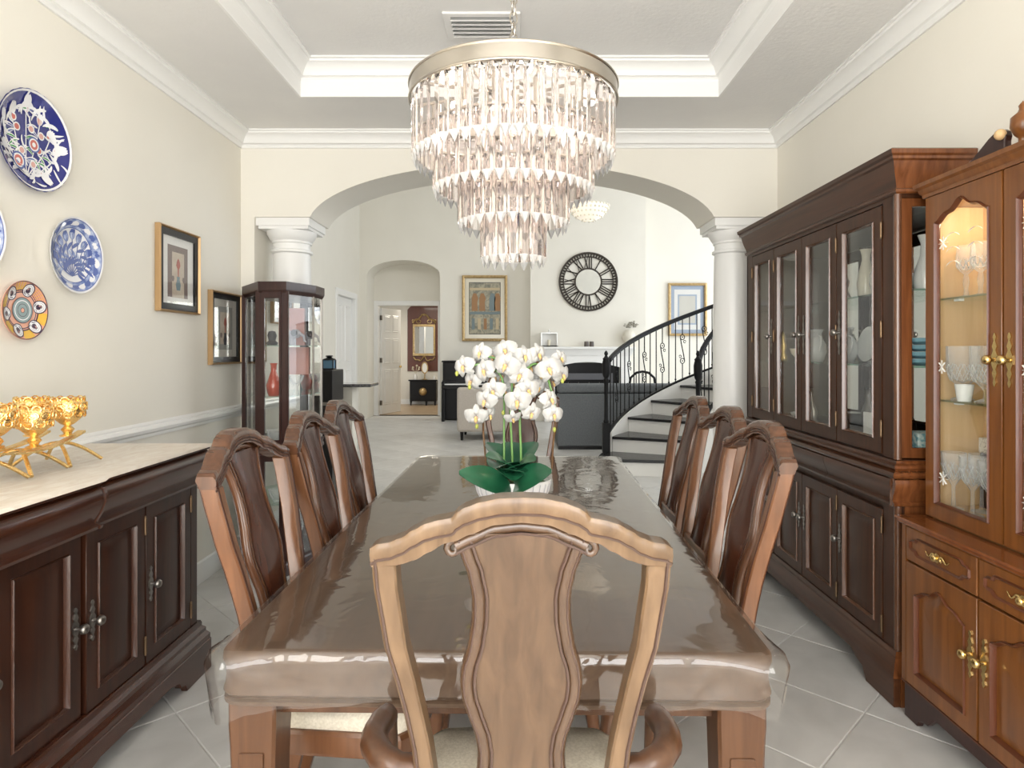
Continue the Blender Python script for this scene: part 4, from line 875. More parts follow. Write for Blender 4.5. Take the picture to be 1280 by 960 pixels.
bx(-1.80, -1.32, 4.215, 4.225, 0.09, 1.71).build('back_panel', cu_m, cu, smooth=0)
for z in (0.42, 1.075, 1.385): MB().loft([[(x, y, zz) for x, y in gro(-0.07)] for zz in (z, z+0.006)]).build('glass_shelf', shelf_m, cu, smooth=0)
struct_ = None
def lathe_thing(name, label, cat, loc, prof, m, n=20, group=None, extra=None, sx=1, sy=1):
    o = MB().lathe(prof, n).build(name, m, None, smooth=45); o.location = loc; tag(o, label, cat, group)
    if extra: extra(o)
    return o
rose_m = mat('rose_cloth', (0.62, 0.27, 0.23), 0.6); redm = mat('red_glass', (0.50, 0.07, 0.04), 0.2, coat=0.4); lilac = mat('grey_lilac', (0.42, 0.38, 0.43), 0.4)
o = MB().loft([[(-1.60, 4.19, z), (-1.40, 4.19, z), (-1.40, 4.197, z), (-1.60, 4.197, z)] for z in (1.20, 1.382)]).build('rose_card', rose_m); tag(o, 'rose coloured card standing at the back of the curio, middle shelf', 'card')
o = MB().loft([[(-1.60, 4.19, z), (-1.43, 4.19, z), (-1.43, 4.197, z), (-1.60, 4.197, z)] for z in (1.392, 1.64)]).build('rose_card', rose_m); tag(o, 'rose coloured card standing at the back of the curio, top shelf', 'card')
vase_p = [(0, 0), (0.03, 0.0), (0.038, 0.02), (0.045, 0.06), (0.03, 0.11), (0.016, 0.15), (0.018, 0.19), (0.024, 0.20), (0.02, 0.20), (0.013, 0.16), (0, 0.15)]
lathe_thing('red_vase', 'red glass vase on the middle shelf of the curio cabinet', 'vase', (-1.52, 3.90, 1.0815), vase_p, redm)
lathe_thing('rose_figurine', 'small pale rose figurine beside the red vase in the curio', 'figurine', (-1.46, 3.905, 1.0815), [(0, 0), (0.025, 0), (0.028, 0.03), (0.016, 0.06), (0.02, 0.075), (0.012, 0.10), (0, 0.105)], ppink)
def elephant(loc):
    t = thing('elephant_figurine', 'grey lilac elephant figurine on the top shelf of the curio', 'figurine', loc)
    b = MB(); b.ball((0, 0, 0.06), 0.042, 14, 0.9); b.ball((0.05, 0, 0.075), 0.028, 12)
    b.tube([(0.07, 0, 0.075), (0.095, 0, 0.06), (0.10, 0, 0.03), (0.112, 0, 0.022)], [0.012, 0.009, 0.007, 0.005], 8)
    for x in (-0.025, 0.025):
        for y in (-0.02, 0.02): b.tube([(x, y, 0.045), (x, y, 0.0)], [0.014, 0.013], 8)
    b.build('body', lilac, t, smooth=60)
    for s in (-1, 1): MB().lathe([(0, 0), (0.02, 0.001), (0.022, 0.004), (0, 0.005)], 12).build('ear', ink_m, t, smooth=60)
    for k, o in enumerate([c for c in COL.objects if c.parent == t and c.name.startswith('ear')]): o.location = (0.045, (-0.03, 0.026)[k], 0.08); o.rotation_euler = (PI/2, 0, 0)
elephant((-1.485, 4.06, 1.3915))
lathe_thing('dark_bird_figurine', 'dark crescent shaped figurine on the curio top shelf behind the door glass', 'figurine', (-1.53, 3.90, 1.3915), [(0, 0), (0.03, 0), (0.035, 0.015), (0.02, 0.03), (0.028, 0.06), (0.02, 0.085), (0, 0.09)], ink_m)
for k, (x, y, z, lab) in enumerate(((-1.51, 3.90, 0.791, 'clear glass bowl on the curio waist shelf behind the door'), (-1.50, 3.90, 0.427, 'clear glass bowl on the lower curio shelf'))):
    lathe_thing('glass_bowl', lab, 'bowl', (x, y, z), [(0, 0), (0.02, 0), (0.024, 0.01), (0.045, 0.045), (0.05, 0.08), (0.047, 0.08), (0.042, 0.048), (0.02, 0.016), (0, 0.014)], cut_m, 16)
lathe_thing('jar', 'pale yellow green jar on the curio waist shelf by the curved glass', 'jar', (-1.41, 4.0, 0.791), [(0, 0), (0.032, 0), (0.036, 0.02), (0.036, 0.07), (0.025, 0.085), (0.027, 0.095), (0, 0.10)], mat('celadon', (0.55, 0.56, 0.36), 0.3))
lathe_thing('crystal_dish', 'cut crystal dish on the curio middle shelf by the right glass', 'dish', (-1.42, 4.01, 1.0815), [(0, 0), (0.02, 0), (0.012, 0.03), (0.012, 0.05), (0.04, 0.09), (0.05, 0.12), (0.046, 0.12), (0.03, 0.085), (0, 0.06)], cut_m, 16)
for k, (x, y) in enumerate(((-1.44, 3.93), (-1.40, 4.03), (-1.47, 4.05))):
    lathe_thing('champagne_flute', 'tall clear flute at the bottom of the curio, %s' % ('nearest', 'by the right edge', 'at the back')[k], 'glass', (x, y, 0.093), [(0, 0), (0.028, 0.0), (0.004, 0.008), (0.004, 0.10), (0.022, 0.15), (0.024, 0.24), (0.022, 0.24), (0.018, 0.15), (0, 0.115)], cut_m, 14, 'flutes in the curio')
b = MB(); b.prism([(0, 0), (0.12, 0.0), (0.06, 0.10)], -0.003, 0.003); o = b.build('glass_wedge', cut_m); o.location = (-1.49, 4.0, 0.427); tag(o, 'triangular clear glass ornament on the lower curio shelf', 'ornament')
# ---------------------------------------------------------------- dark hutch on the right wall (local x runs towards the camera, y into the wall)
HX0, HY0 = 1.448, 4.03
hu = thing('display_hutch', 'large dark wood display hutch with four glass doors on the right wall', 'hutch', (HX0, HY0, 0), -PI/2)
HL, HD = 1.60, 0.278
bx(0, HL, 0.023, HD, 0.20, 0.765).build('base_case', hu_m, hu, smooth=0, bevel=0.004)
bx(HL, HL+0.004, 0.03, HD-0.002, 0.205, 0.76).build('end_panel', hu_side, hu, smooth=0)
bx(1.506, 1.585, 0.002, 0.024, 0.20, 0.763).build('stile', hu_m, hu, smooth=0, bevel=0.003)
bx(0, 0.091, 0.002, 0.024, 0.20, 0.763).build('stile', hu_m, hu, smooth=0, bevel=0.003)
MB().tube([(HL-0.008, 0.010, z) for z in (0.205, 0.4, 0.76)], 0.014, 10).build('corner_post', hu_edge, hu, smooth=60)
DB = ((0.093, 0.427, 'r', 'l'), (0.427, 0.783, 'r', 'l'), (0.783, 1.142, 'l', 'r'), (1.142, 1.504, 'l', 'r'))
for x0, x1, kn, hg in DB: door(hu, x0, x1, 0.203, 0.728, 0, hu_m, hu_edge, knob=kn, hinge=hg, hm=silver_m, knz=0.51)
ogee = [(0.0, 0.762), (0.016, 0.764), (0.020, 0.774), (0.006, 0.782), (0.010, 0.80), (0.022, 0.825), (0.028, 0.85), (0.024, 0.865), (0.006, 0.872)]
bx(0, HL, 0.01, HD, 0.76, 0.872).build('drawer_case', hu_m, hu, smooth=0)
for x0, x1 in ((-0.002, 0.53), (0.533, 1.067), (1.07, 1.60)): MB().loft([[(x, -o, z) for o, z in ogee]+[(x, 0.02, 0.872), (x, 0.02, 0.762)] for x in (x0, x1)]).build('drawer', hux_m, hu, smooth=40)
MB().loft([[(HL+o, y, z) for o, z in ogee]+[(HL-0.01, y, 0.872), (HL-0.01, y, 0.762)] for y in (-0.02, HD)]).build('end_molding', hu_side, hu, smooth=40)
band(hu, 'waist_molding', [(-0.02, 0.872), (0.026, 0.872), (0.032, 0.882), (0.026, 0.893), (0.010, 0.898), (0.018, 0.908), (0.018, 0.918), (0.004, 0.926), (0.004, 0.936), (-0.02, 0.938)], 0, HL, HD, hux_m)
# glazed upper case
for nm, q, m in (('back_panel', (0, HL, 0.271, HD, 0.93, 2.0), hu_m), ('mirror_back', (0.02, HL-0.02, 0.265, 0.271, 0.95, 1.95), mirror_m), ('case_floor', (0, HL, 0.02, 0.271, 0.932, 0.946), hu_m), ('case_top', (0, HL, 0.0, HD, 1.945, 1.985), hu_m), ('far_side', (0, 0.018, 0.0, HD, 0.938, 1.95), hu_m)):
    bx(*q).build(nm, m, hu, smooth=0)
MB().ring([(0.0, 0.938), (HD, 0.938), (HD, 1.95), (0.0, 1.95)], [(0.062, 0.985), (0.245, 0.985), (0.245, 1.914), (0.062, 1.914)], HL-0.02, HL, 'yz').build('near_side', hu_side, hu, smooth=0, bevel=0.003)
bx(HL-0.012, HL-0.009, 0.06, 0.247, 0.983, 1.916).build('side_glass', pane_m, hu, smooth=0)
for x0, x1 in ((0, 0.091), (1.506, 1.588)): bx(x0, x1, 0.0, 0.02, 0.938, 1.95).build('stile', hu_m, hu, smooth=0, bevel=0.003)
MB().tube([(HL-0.008, 0.008, z) for z in (0.94, 1.4, 1.962)], 0.014, 10).build('corner_post', hu_edge, hu, smooth=60)
for x in (0.427, 0.783, 1.142): bx(x-0.012, x+0.012, 0.024, 0.04, 0.946, 1.945).build('mullion', hu_m, hu, smooth=0)
for x0, x1, kn, hg in DB: door(hu, x0, x1, 0.945, 1.943, -0.002, hu_m, hu_edge, kind='glass', w=0.055, knob=kn, hinge=hg, hm=silver_m, knz=1.44, ph=0.20)
for z in (1.30, 1.60): bx(0.02, HL-0.022, 0.045, 0.262, z-0.008, z).build('glass_shelf', shelf_m, hu, smooth=0)
band(hu, 'cornice', [(-0.02, 1.962), (0.004, 1.962), (0.010, 1.968), (0.010, 1.978), (0.002, 1.984), (0.006, 2.00), (0.016, 2.03), (0.024, 2.06), (0.028, 2.082), (0.038, 2.088), (0.038, 2.098), (0.046, 2.106), (0.048, 2.122), (0.040, 2.127), (-0.02, 2.127)], 0, HL, HD, hux_m)
band(hu, 'base_molding', [(-0.02, 0.203), (0.004, 0.203), (0.012, 0.19), (0.012, 0.178), (0.020, 0.165), (0.024, 0.14), (0.030, 0.125), (0.030, 0.112), (-0.02, 0.112)], 0, HL, HD, hux_m)
MB().prism([(-0.026, 0), (0.17, 0), (0.20, 0.05), (0.25, 0.06), (0.29, 0.085), (HL-0.29, 0.085), (HL-0.25, 0.06), (HL-0.20, 0.05), (HL-0.17, 0), (HL+0.026, 0), (HL+0.026, 0.114), (-0.026, 0.114)], -0.026, 0.0).build('plinth', hux_m, hu, smooth=0, bevel=0.003)
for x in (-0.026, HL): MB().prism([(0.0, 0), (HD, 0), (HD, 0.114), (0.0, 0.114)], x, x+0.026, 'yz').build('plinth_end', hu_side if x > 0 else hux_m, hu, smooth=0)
CORN = [(0.004, 1.962), (0.010, 1.968), (0.010, 1.978), (0.002, 1.984), (0.006, 2.00), (0.016, 2.03), (0.024, 2.06), (0.028, 2.082), (0.038, 2.088), (0.038, 2.098), (0.046, 2.106), (0.048, 2.122), (0.040, 2.127)]
WAI = [(0.026, 0.872), (0.032, 0.882), (0.026, 0.893), (0.010, 0.898), (0.018, 0.908), (0.018, 0.918), (0.004, 0.926), (0.004, 0.936)]
BAS = [(0.004, 0.203), (0.012, 0.19), (0.012, 0.178), (0.020, 0.165), (0.024, 0.14), (0.030, 0.125), (0.030, 0.112)]
for nm, P_ in (('cornice_lit_end', CORN), ('waist_lit_end', WAI), ('base_lit_end', BAS)):  # thin skins over the moulding ends, carrying the lit end colour
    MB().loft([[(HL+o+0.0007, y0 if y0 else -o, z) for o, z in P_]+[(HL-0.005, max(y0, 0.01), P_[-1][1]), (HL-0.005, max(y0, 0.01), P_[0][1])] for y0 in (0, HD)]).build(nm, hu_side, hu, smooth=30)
def hw(x, y, z): return (HX0+y, HY0-x, z)
# things inside the hutch
CP_ = dict(bowl=[(0, 0), (0.03, 0), (0.032, 0.008), (0.06, 0.04), (0.07, 0.07), (0.066, 0.07), (0.055, 0.042), (0, 0.014)],
  pitcher=[(0, 0), (0.045, 0), (0.05, 0.01), (0.062, 0.05), (0.06, 0.09), (0.04, 0.13), (0.038, 0.15), (0.048, 0.17), (0.044, 0.17), (0.034, 0.15), (0.036, 0.13), (0.05, 0.08), (0, 0.02)],
  tall=[(0, 0), (0.03, 0), (0.036, 0.02), (0.04, 0.08), (0.03, 0.14), (0.018, 0.19), (0.02, 0.23), (0.03, 0.24), (0.026, 0.24), (0.014, 0.19), (0, 0.18)],
  mug=[(0, 0), (0.038, 0), (0.042, 0.006), (0.042, 0.10), (0.038, 0.10), (0.036, 0.012), (0, 0.010)],
  bottle=[(0, 0), (0.032, 0), (0.036, 0.01), (0.034, 0.09), (0.014, 0.14), (0.011, 0.20), (0.014, 0.21), (0, 0.212)],
  carafe=[(0, 0), (0.05, 0), (0.055, 0.03), (0.055, 0.12), (0.045, 0.17), (0.048, 0.19), (0.02, 0.20), (0.012, 0.22), (0.014, 0.24), (0, 0.245)],
  fig=[(0, 0), (0.03, 0), (0.034, 0.02), (0.022, 0.05), (0.03, 0.09), (0.018, 0.12), (0.022, 0.145), (0.012, 0.17), (0, 0.175)],
  vasew=[(0, 0), (0.04, 0), (0.045, 0.03), (0.04, 0.08), (0.022, 0.13), (0.018, 0.18), (0.03, 0.215), (0.026, 0.215), (0.013, 0.18), (0, 0.17)])
def jug_handle(r, z0, z1, m):
    def f(o): MB().tube([(0, -r, z1), (0, -r-0.03, z1-0.01), (0, -r-0.034, (z0+z1)/2), (0, -r-0.005, z0)], 0.006, 8).build('handle', m, o, smooth=60)
    return f
pat_m = noisy('black_white_pattern', (0.85, 0.85, 0.83), (0.04, 0.04, 0.05), 0.3, (70, 70, 70), detail=2, dist=2, lo=0.47, hi=0.53)
blue_m = mat('pale_blue_china', (0.28, 0.52, 0.62), 0.25, coat=0.3); teal_m = noisy('teal_pattern', (0.16, 0.36, 0.40), (0.62, 0.70, 0.66), 0.4, (60, 60, 60), lo=0.42, hi=0.58)
it = [('glass_pitcher', 'clear cut glass pitcher on the top hutch shelf behind the nearest door', 'pitcher', (1.28, 0.14, 1.60), 'pitcher', cut_m, jug_handle(0.05, 0.05, 0.14, cut_m)),
 ('china_bowl', 'white china bowl beside the glass pitcher on the top hutch shelf', 'bowl', (1.43, 0.13, 1.60), 'bowl', white_m, None),
 ('patterned_mug', 'black and white patterned mug on the middle hutch shelf behind the nearest door', 'mug', (1.40, 0.10, 1.30), 'mug', pat_m, jug_handle(0.04, 0.02, 0.08, pat_m)),
 ('glass_carafe', 'clear glass carafe with stopper on the hutch floor behind the nearest door', 'carafe', (1.38, 0.10, 0.946), 'carafe', cut_m, None),
 ('white_figurine', 'white china figurine on the top hutch shelf behind the second door', 'figurine', (0.98, 0.11, 1.60), 'fig', white_m, None),
 ('white_vase', 'slender white vase behind the figurine on the top hutch shelf', 'vase', (1.02, 0.20, 1.60), 'tall', creamc_m, None),
 ('teapot_body', 'white china teapot on the middle hutch shelf behind the second door', 'teapot', (0.95, 0.13, 1.30), 'pitcher', white_m, jug_handle(0.05, 0.04, 0.13, white_m)),
 ('silver_bottle', 'silver bottle on the hutch floor behind the third door', 'bottle', (0.64, 0.11, 0.946), 'bottle', silver_m, None),
 ('white_jug', 'white jug on the middle hutch shelf behind the third door', 'jug', (0.66, 0.12, 1.30), 'pitcher', white_m, jug_handle(0.05, 0.05, 0.14, white_m)),
 ('cream_bowl', 'cream bowl on the middle hutch shelf beside the white jug', 'bowl', (0.53, 0.12, 1.30), 'bowl', creamc_m, None),
 ('white_bowl', 'white bowl on the hutch floor beside the silver bottle', 'bowl', (0.54, 0.12, 0.946), 'bowl', white_m, None),
 ('brass_figurine', 'small brass figurine on the middle hutch shelf behind the farthest door', 'figurine', (0.29, 0.10, 1.30), 'fig', brass_m, None),
 ('white_vase', 'white waisted vase seen through the side window of the hutch, top shelf', 'vase', (1.535, 0.155, 1.60), 'vasew', white_m, None),
]
for nm, lab, cat, (x, y, z), pf, m, ex in it: lathe_thing(nm, lab, cat, hw(x, y, z+0.0005), CP_[pf], m, 18, extra=ex)
for k in range(4):
    b = MB(); b.lathe([(0, 0), (0.03, 0), (0.05, 0.012), (0.056, 0.026), (0.053, 0.026), (0.045, 0.013), (0, 0.006)], 20); o = b.build('blue_bowl', blue_m); o.location = hw(1.525, 0.15, 1.3005+0.0275*k)
    tag(o, ('pale blue bowl at the bottom of the stack by the hutch side window', 'pale blue bowl second from the bottom of the stack by the hutch side window', 'pale blue bowl third from the bottom of the stack by the hutch side window', 'pale blue bowl on top of the stack by the hutch side window')[k], 'bowl', 'blue bowls in a stack')
o = bx(-0.05, 0.05, -0.05, 0.05, 0, 0.09).build('patterned_box', teal_m, None, smooth=0, bevel=0.004); o.location = hw(1.524, 0.15, 0.9465); tag(o, 'teal and cream patterned box on the hutch floor at the side window', 'box')
o = bx(-0.055, 0.055, -0.004, 0.004, 0, 0.14).build('white_card', paper_m, None, smooth=0); o.location = hw(1.26, 0.10, 0.9465); o.rotation_euler = (0, 0, -PI/2+0.2); tag(o, 'white card standing on the hutch floor beside the carafe', 'card')
t = thing('photo_frame', 'silver framed picture on the middle hutch shelf behind the nearest door', 'picture', hw(1.28, 0.16, 1.3005), -PI/2)
MB().ring([(-0.06, 0), (0.06, 0), (0.06, 0.17), (-0.06, 0.17)], [(-0.048, 0.012), (0.048, 0.012), (0.048, 0.158), (-0.048, 0.158)], -0.006, 0.006).build('frame', silver_m, t, smooth=0)
bx(-0.048, 0.048, -0.001, 0.003, 0.012, 0.158).build('photo', gcream, t, smooth=0)
for k, (x, r) in enumerate(((1.01, 0.085), (0.84, 0.07))):
    b = MB(); b.M = Matrix.Rotation(-PI/2+0.15, 4, 'Y'); b.lathe([(0, 0), (r*0.6, 0.0), (r, 0.012), (r, 0.015), (r*0.6, 0.004), (0, 0.004)], 28); o = b.build('china_plate', white_m); o.location = hw(x, 0.225, 1.3+r+0.004); tag(o, ('larger white plate leaning at the back of the middle hutch shelf', 'smaller white plate leaning at the back of the middle hutch shelf')[k], 'plate')
b = MB()
for k in range(3): b.tube([(0.045*math.cos(t_*PI/8)+k*0.04-0.04, 0.004*k, 0.05+0.048*math.sin(t_*PI/8)) for t_ in range(16)], 0.003, 5, closed=True)
b.tube([(-0.09, 0, 0.003), (0.09, 0.005, 0.003)], 0.003, 5)
o = b.build('wire_stand', black_m); o.location = hw(0.96, 0.10, 0.9465); o.rotation_euler = (0, 0, -PI/2); tag(o, 'black wire ring stand on the hutch floor behind the second door', 'stand')
# ---------------------------------------------------------------- cherry china cabinet, nearest on the right
GX0, GY0 = 1.425, 2.36
ca = thing('china_cabinet', 'cherry wood china cabinet with scalloped glass doors, nearest on the right', 'cabinet', (GX0, GY0, 0), -PI/2)
GL, GD = 0.80, 0.30
bx(0, GL, 0.023, GD, 0.13, 0.718).build('base_case', cc_rail, ca, smooth=0, bevel=0.004)
bx(0, 0.022, 0.001, 0.024, 0.13, 0.716).build('stile', cc_m, ca, smooth=0); bx(GL-0.036, GL, 0.001, 0.024, 0.13, 0.716).build('stile', cc_m, ca, smooth=0)
tf = lambda A, rip: (lambda s: A*(0.5+0.5*math.cos(2*PI*(s-0.5)))**1.15+rip*(math.cos(6*PI*(s-0.5))-math.cos(3*PI)) * (1 if 0 < s < 1 else 0)*0.5)
for k, (x0, x1) in enumerate(((0.024, 0.390), (0.394, 0.762))):
    door(ca, x0, x1, 0.138, 0.586, 0, cc_m, cc_edge, w=0.05, knob='r' if k == 0 else 'l', hinge=None, hm=brass_m, topf=tf(0.045, 0.012), n=28, wt=0.105, knz=0.40, ph=0.15)
    d = bx(x0+0.002, x1-0.002, 0.0, 0.022, 0.591, 0.714).build('drawer', cc_m, ca, smooth=0, bevel=0.003)
    def dro(ins):
        a, c_ = (x1-x0)/2-0.028-ins, 0.036-ins; P = []
        for sx in (1, -1):
            seg = [(a-0.045, -c_), (a-0.035, -c_+0.004), (a-0.028, -c_+0.012), (a-0.010, -c_+0.014), (a, -0.012), (a+0.0, 0.012), (a-0.010, c_-0.014), (a-0.028, c_-0.012), (a-0.035, c_-0.004), (a-0.045, c_)]
            P += seg if sx == 1 else [(-x, -z) for x, z in seg]
        return [((x0+x1)/2+x, 0.652+z) for x, z in P]
    o_, i_ = dro(0), dro(0.010); im_ = dro(0.004)
    MB().loft([[(o_[j][0], 0.001, o_[j][1]), (im_[j][0], -0.007, im_[j][1]), (i_[j][0], -0.002, i_[j][1]), (i_[j][0], 0.001, i_[j][1])] for j in range(len(o_))], closed=True).build('bead_molding', cc_edge, d, smooth=40)
    px = (x0+x1)/2
    b = MB()
    for s in (-1, 1):
        b.tube([(px+s*(0.012+0.05*t_), -0.004, 0.652+0.008*math.sin(t_*7)) for t_ in [i/10 for i in range(11)]], [0.006-0.004*i/10 for i in range(11)], 6)
        b.tube([(px+s*(0.022+0.008*math.cos(i)), -0.004, 0.652+0.010*math.sin(i)) for i in range(6)], 0.003, 5)
    b.build('drawer_mount', brass_m, d, smooth=60)
    b = MB(); b.M = Matrix.Translation((px, 0, 0.652)) @ Matrix.Rotation(PI/2, 4, 'X'); b.lathe([(0, 0), (0.016, 0.001), (0.016, 0.006), (0.006, 0.01), (0.012, 0.018), (0.008, 0.024), (0, 0.025)], 14); b.build('knob', brass_m, d, smooth=50)
band(ca, 'counter', [(-0.05, 0.718), (0.006, 0.718), (0.012, 0.724), (0.012, 0.732), (0.018, 0.736), (0.016, 0.743), (-0.05, 0.743)], 0, GL, GD, cc_rail)
bx(0.04, GL-0.04, 0.04, GD-0.001, 0.73, 0.7428).build('counter_top', cc_rail, ca, smooth=0)
MB().prism([(0.0, 0), (0.075, 0), (0.085, 0.02), (0.10, 0.03), (0.13, 0.035), (0.17, 0.075), (GL-0.17, 0.075), (GL-0.13, 0.035), (GL-0.10, 0.03), (GL-0.085, 0.02), (GL-0.075, 0), (GL, 0), (GL, 0.13), (0.0, 0.13)], 0.010, 0.034).build('plinth', cu_m, ca, smooth=0, bevel=0.003)
for x in (0, GL-0.024): MB().prism([(0.034, 0), (0.10, 0), (0.14, 0.06), (0.20, 0.06), (0.24, 0), (GD, 0), (GD, 0.13), (0.034, 0.13)], x, x+0.024, 'yz').build('plinth_end', cu_m, ca, smooth=0)
band(ca, 'base_molding', [(-0.03, 0.128), (-0.004, 0.128), (0.002, 0.133), (0.002, 0.138), (-0.03, 0.139)], 0, GL, GD, cc_edge)
UY = 0.085
for nm, q, m in (('back_panel', (0.0, GL, 0.292, GD, 0.743, 1.93), cc_in), ('far_side', (0.0, 0.016, UY+0.022, 0.292, 0.743, 1.93), cc_m), ('near_side', (GL-0.016, GL, UY+0.022, 0.292, 0.743, 1.93), cc_m), ('case_floor', (0.016, GL-0.016, UY+0.022, 0.292, 0.743, 0.785), cc_in), ('case_top', (0.016, GL-0.016, UY+0.022, 0.292, 1.89, 1.93), cc_m)):
    bx(*q).build(nm, m, ca, smooth=0)
bx(0.0162, 0.019, UY+0.03, 0.2915, 0.786, 1.889).build('side_lining', cc_in, ca, smooth=0)
bx(GL-0.036, GL, UY, UY+0.022, 0.745, 1.93).build('stile', cc_m, ca, smooth=0, bevel=0.002)
for k, (x0, x1) in enumerate(((0.004, 0.381), (0.385, 0.762))):
    d = door(ca, x0, x1, 0.747, 1.928, UY, cc_m, cc_edge, kind='glass', w=0.052, knob='r' if k == 0 else 'l', hinge=None, hm=brass_m, topf=tf(0.05, 0.014), n=28, wt=0.10, knz=1.33, ph=0.17, name='glass_door')
    # etched flowers and sprays on the pane
    yy = UY+0.0105; em = mat('etched_glass%d' % k, (0.85, 0.84, 0.80), 0.6)
    for cx_, cz_ in ((x0+0.085, 1.745), (x0+0.078, 1.30), (x0+0.085, 0.90)):
        b = MB()
        for j in range(8): b.tube([(cx_, yy, cz_), (cx_+0.024*math.cos(j*PI/4), yy, cz_+0.024*math.sin(j*PI/4))], [0.002, 0.004], 5, flat=0.2)
        b.build('etched_flower', em, d, smooth=0)
    for s, zz in ((-1, 1.66), (1, 1.66)):
        b = MB()
        for j in range(3): b.tube([(x0+0.19+s*(0.02+0.07*t_), yy, zz+0.05*j+0.06*t_-0.06*t_*t_) for t_ in [i/6 for i in range(7)]], [0.001, 0.003, 0.0035, 0.003, 0.0025, 0.002, 0.0005], 5, flat=0.2)
        b.build('etched_spray', em, d, smooth=0)
for z in (1.18, 1.55): bx(0.019, GL-0.018, UY+0.035, 0.29, z-0.007, z).build('glass_shelf', shelf_m, ca, smooth=0)
for z in (1.18, 1.55):
    for x in (0.10, 0.30, 0.55): bx(x-0.012, x+0.012, UY+0.05, UY+0.07, z-0.014, z-0.0075).build('shelf_clip', white_m, ca, smooth=0)
rs = [(-0.01, 1.926), (0.004, 1.926), (0.006, 1.938), (0.012, 1.944), (0.016, 1.958), (0.026, 1.966), (0.028, 1.98), (-0.01, 1.98)]
MB().loft([[(0-o, GD, z) for o, z in rs], [(0-o, UY-o, z) for o, z in rs], [(GL+o, UY-o, z) for o, z in rs], [(GL+o, GD, z) for o, z in rs]]).build('cornice', cc_m, ca, smooth=30)
bx(0, GL, UY, GD, 1.93, 1.975).build('case_roof', cc_rail, ca, smooth=0)
for s in (-1, 1):
    top = [(0.30, 0.0), (0.28, 0.008), (0.24, 0.016), (0.20, 0.030), (0.16, 0.052), (0.12, 0.076), (0.09, 0.088), (0.065, 0.088), (0.05, 0.078), (0.045, 0.062), (0.05, 0.048)]
    MB().prism([(GL/2+s*a, 1.98+z) for a, z in top]+[(GL/2+s*0.05, 1.98)], 0.115, 0.14).build('pediment', cu_m, ca, smooth=0, bevel=0.003)
    MB().ball((GL/2+s*0.062, 0.112, 2.05), 0.018, 12).build('rosette', cc_in, ca, smooth=60)
MB().lathe([(0, 1.98), (0.03, 1.98), (0.03, 1.995), (0.012, 2.005), (0.012, 2.02), (0.022, 2.03), (0.034, 2.055), (0.032, 2.085), (0.014, 2.10), (0.01, 2.11), (0.012, 2.12), (0.0, 2.135)], 18, GL/2, 0.135).build('urn_finial', cc_m, ca, smooth=50)
lens = MB().lathe([(0, 1.878), (0.03, 1.878), (0.034, 1.884), (0.034, 1.8895), (0, 1.8895)], 16, 0.2, 0.21).build('fill_puck', white_m, ca)  # unseen fitting added to go with the fill light
pl_ = bpy.data.lights.new('cabinet_fill', 'POINT'); pl_.energy = 1.5; pl_.color = (1.0, 0.84, 0.62); pl_.shadow_soft_size = 0.03  # fill light added to brighten the cabinet interior
po = bpy.data.objects.new('cabinet_fill', pl_); COL.objects.link(po); po.location = (GX0+0.21, GY0-0.2, 1.865)
gob = [(0, 0), (0.030, 0.0), (0.030, 0.004), (0.008, 0.010), (0.006, 0.03), (0.010, 0.055), (0.008, 0.075), (0.006, 0.085), (0.020, 0.098), (0.031, 0.12), (0.032, 0.15), (0.028, 0.19), (0.026, 0.19), (0.029, 0.15), (0.028, 0.122), (0.017, 0.104), (0, 0.098)]
chal = [(0, 0), (0.036, 0.0), (0.036, 0.004), (0.012, 0.014), (0.009, 0.035), (0.016, 0.05), (0.040, 0.075), (0.050, 0.11), (0.052, 0.195), (0.050, 0.195), (0.047, 0.112), (0.036, 0.08), (0, 0.06)]
wine = [(0, 0), (0.034, 0.0), (0.034, 0.003), (0.007, 0.010), (0.0055, 0.05), (0.0055, 0.085), (0.012, 0.095), (0.030, 0.125), (0.039, 0.17), (0.041, 0.205), (0.039, 0.205), (0.036, 0.17), (0.027, 0.128), (0, 0.10)]
def facets(prof, n, r0, z0, z1):
    def f(o):
        b = MB()
        for j in range(n):
            t0 = 2*PI*j/n
            for dirn in (-1, 1):
                P = []
                for i in range(6):
                    z = z0+(z1-z0)*i/5; r = max(pr for pr, pz in zip([interp([(b_, a_) for a_, b_ in prof[:len(prof)//2+2]], z)], [0])); t_ = t0+dirn*0.5*i/5; P.append(((r+0.0003)*math.cos(t_), (r+0.0003)*math.sin(t_), z))
                b.tube(P, 0.0011, 4)
        b.build('cut_pattern', etch, o, smooth=0)
    return f
etch = mat('cut_edge', (0.88, 0.89, 0.90), 0.3, Transmission_Weight=0.5)
for k, (X, Y) in enumerate(((1.62, 2.295), (1.62, 2.223), (1.63, 2.15))):
    lathe_thing('cut_glass_goblet', 'cut glass goblet on the top shelf of the cherry cabinet, %s of three' % ('leftmost', 'middle', 'rightmost')[k], 'goblet', (X, Y, 1.5505), gob, cut_m, 18, 'goblets on the top shelf', facets(gob, 10, 0.03, 0.105, 0.14))
for k, (X, Y) in enumerate(((1.60, 2.285), (1.60, 2.165))):
    lathe_thing('glass_chalice', 'large cut glass chalice on the middle shelf, %s' % ('left, in full view', 'right, behind the candle cup')[k], 'chalice', (X, Y, 1.1805), chal, cut_m, 20, 'chalices on the middle shelf', facets(chal, 12, 0.05, 0.07, 0.13))
lathe_thing('candle_cup', 'small white candle cup in front of the chalices on the middle shelf', 'candle cup', (1.562, 2.222, 1.1805), [(0, 0), (0.02, 0), (0.022, 0.004), (0.03, 0.06), (0.027, 0.06), (0.024, 0.03), (0, 0.028)], white_m)
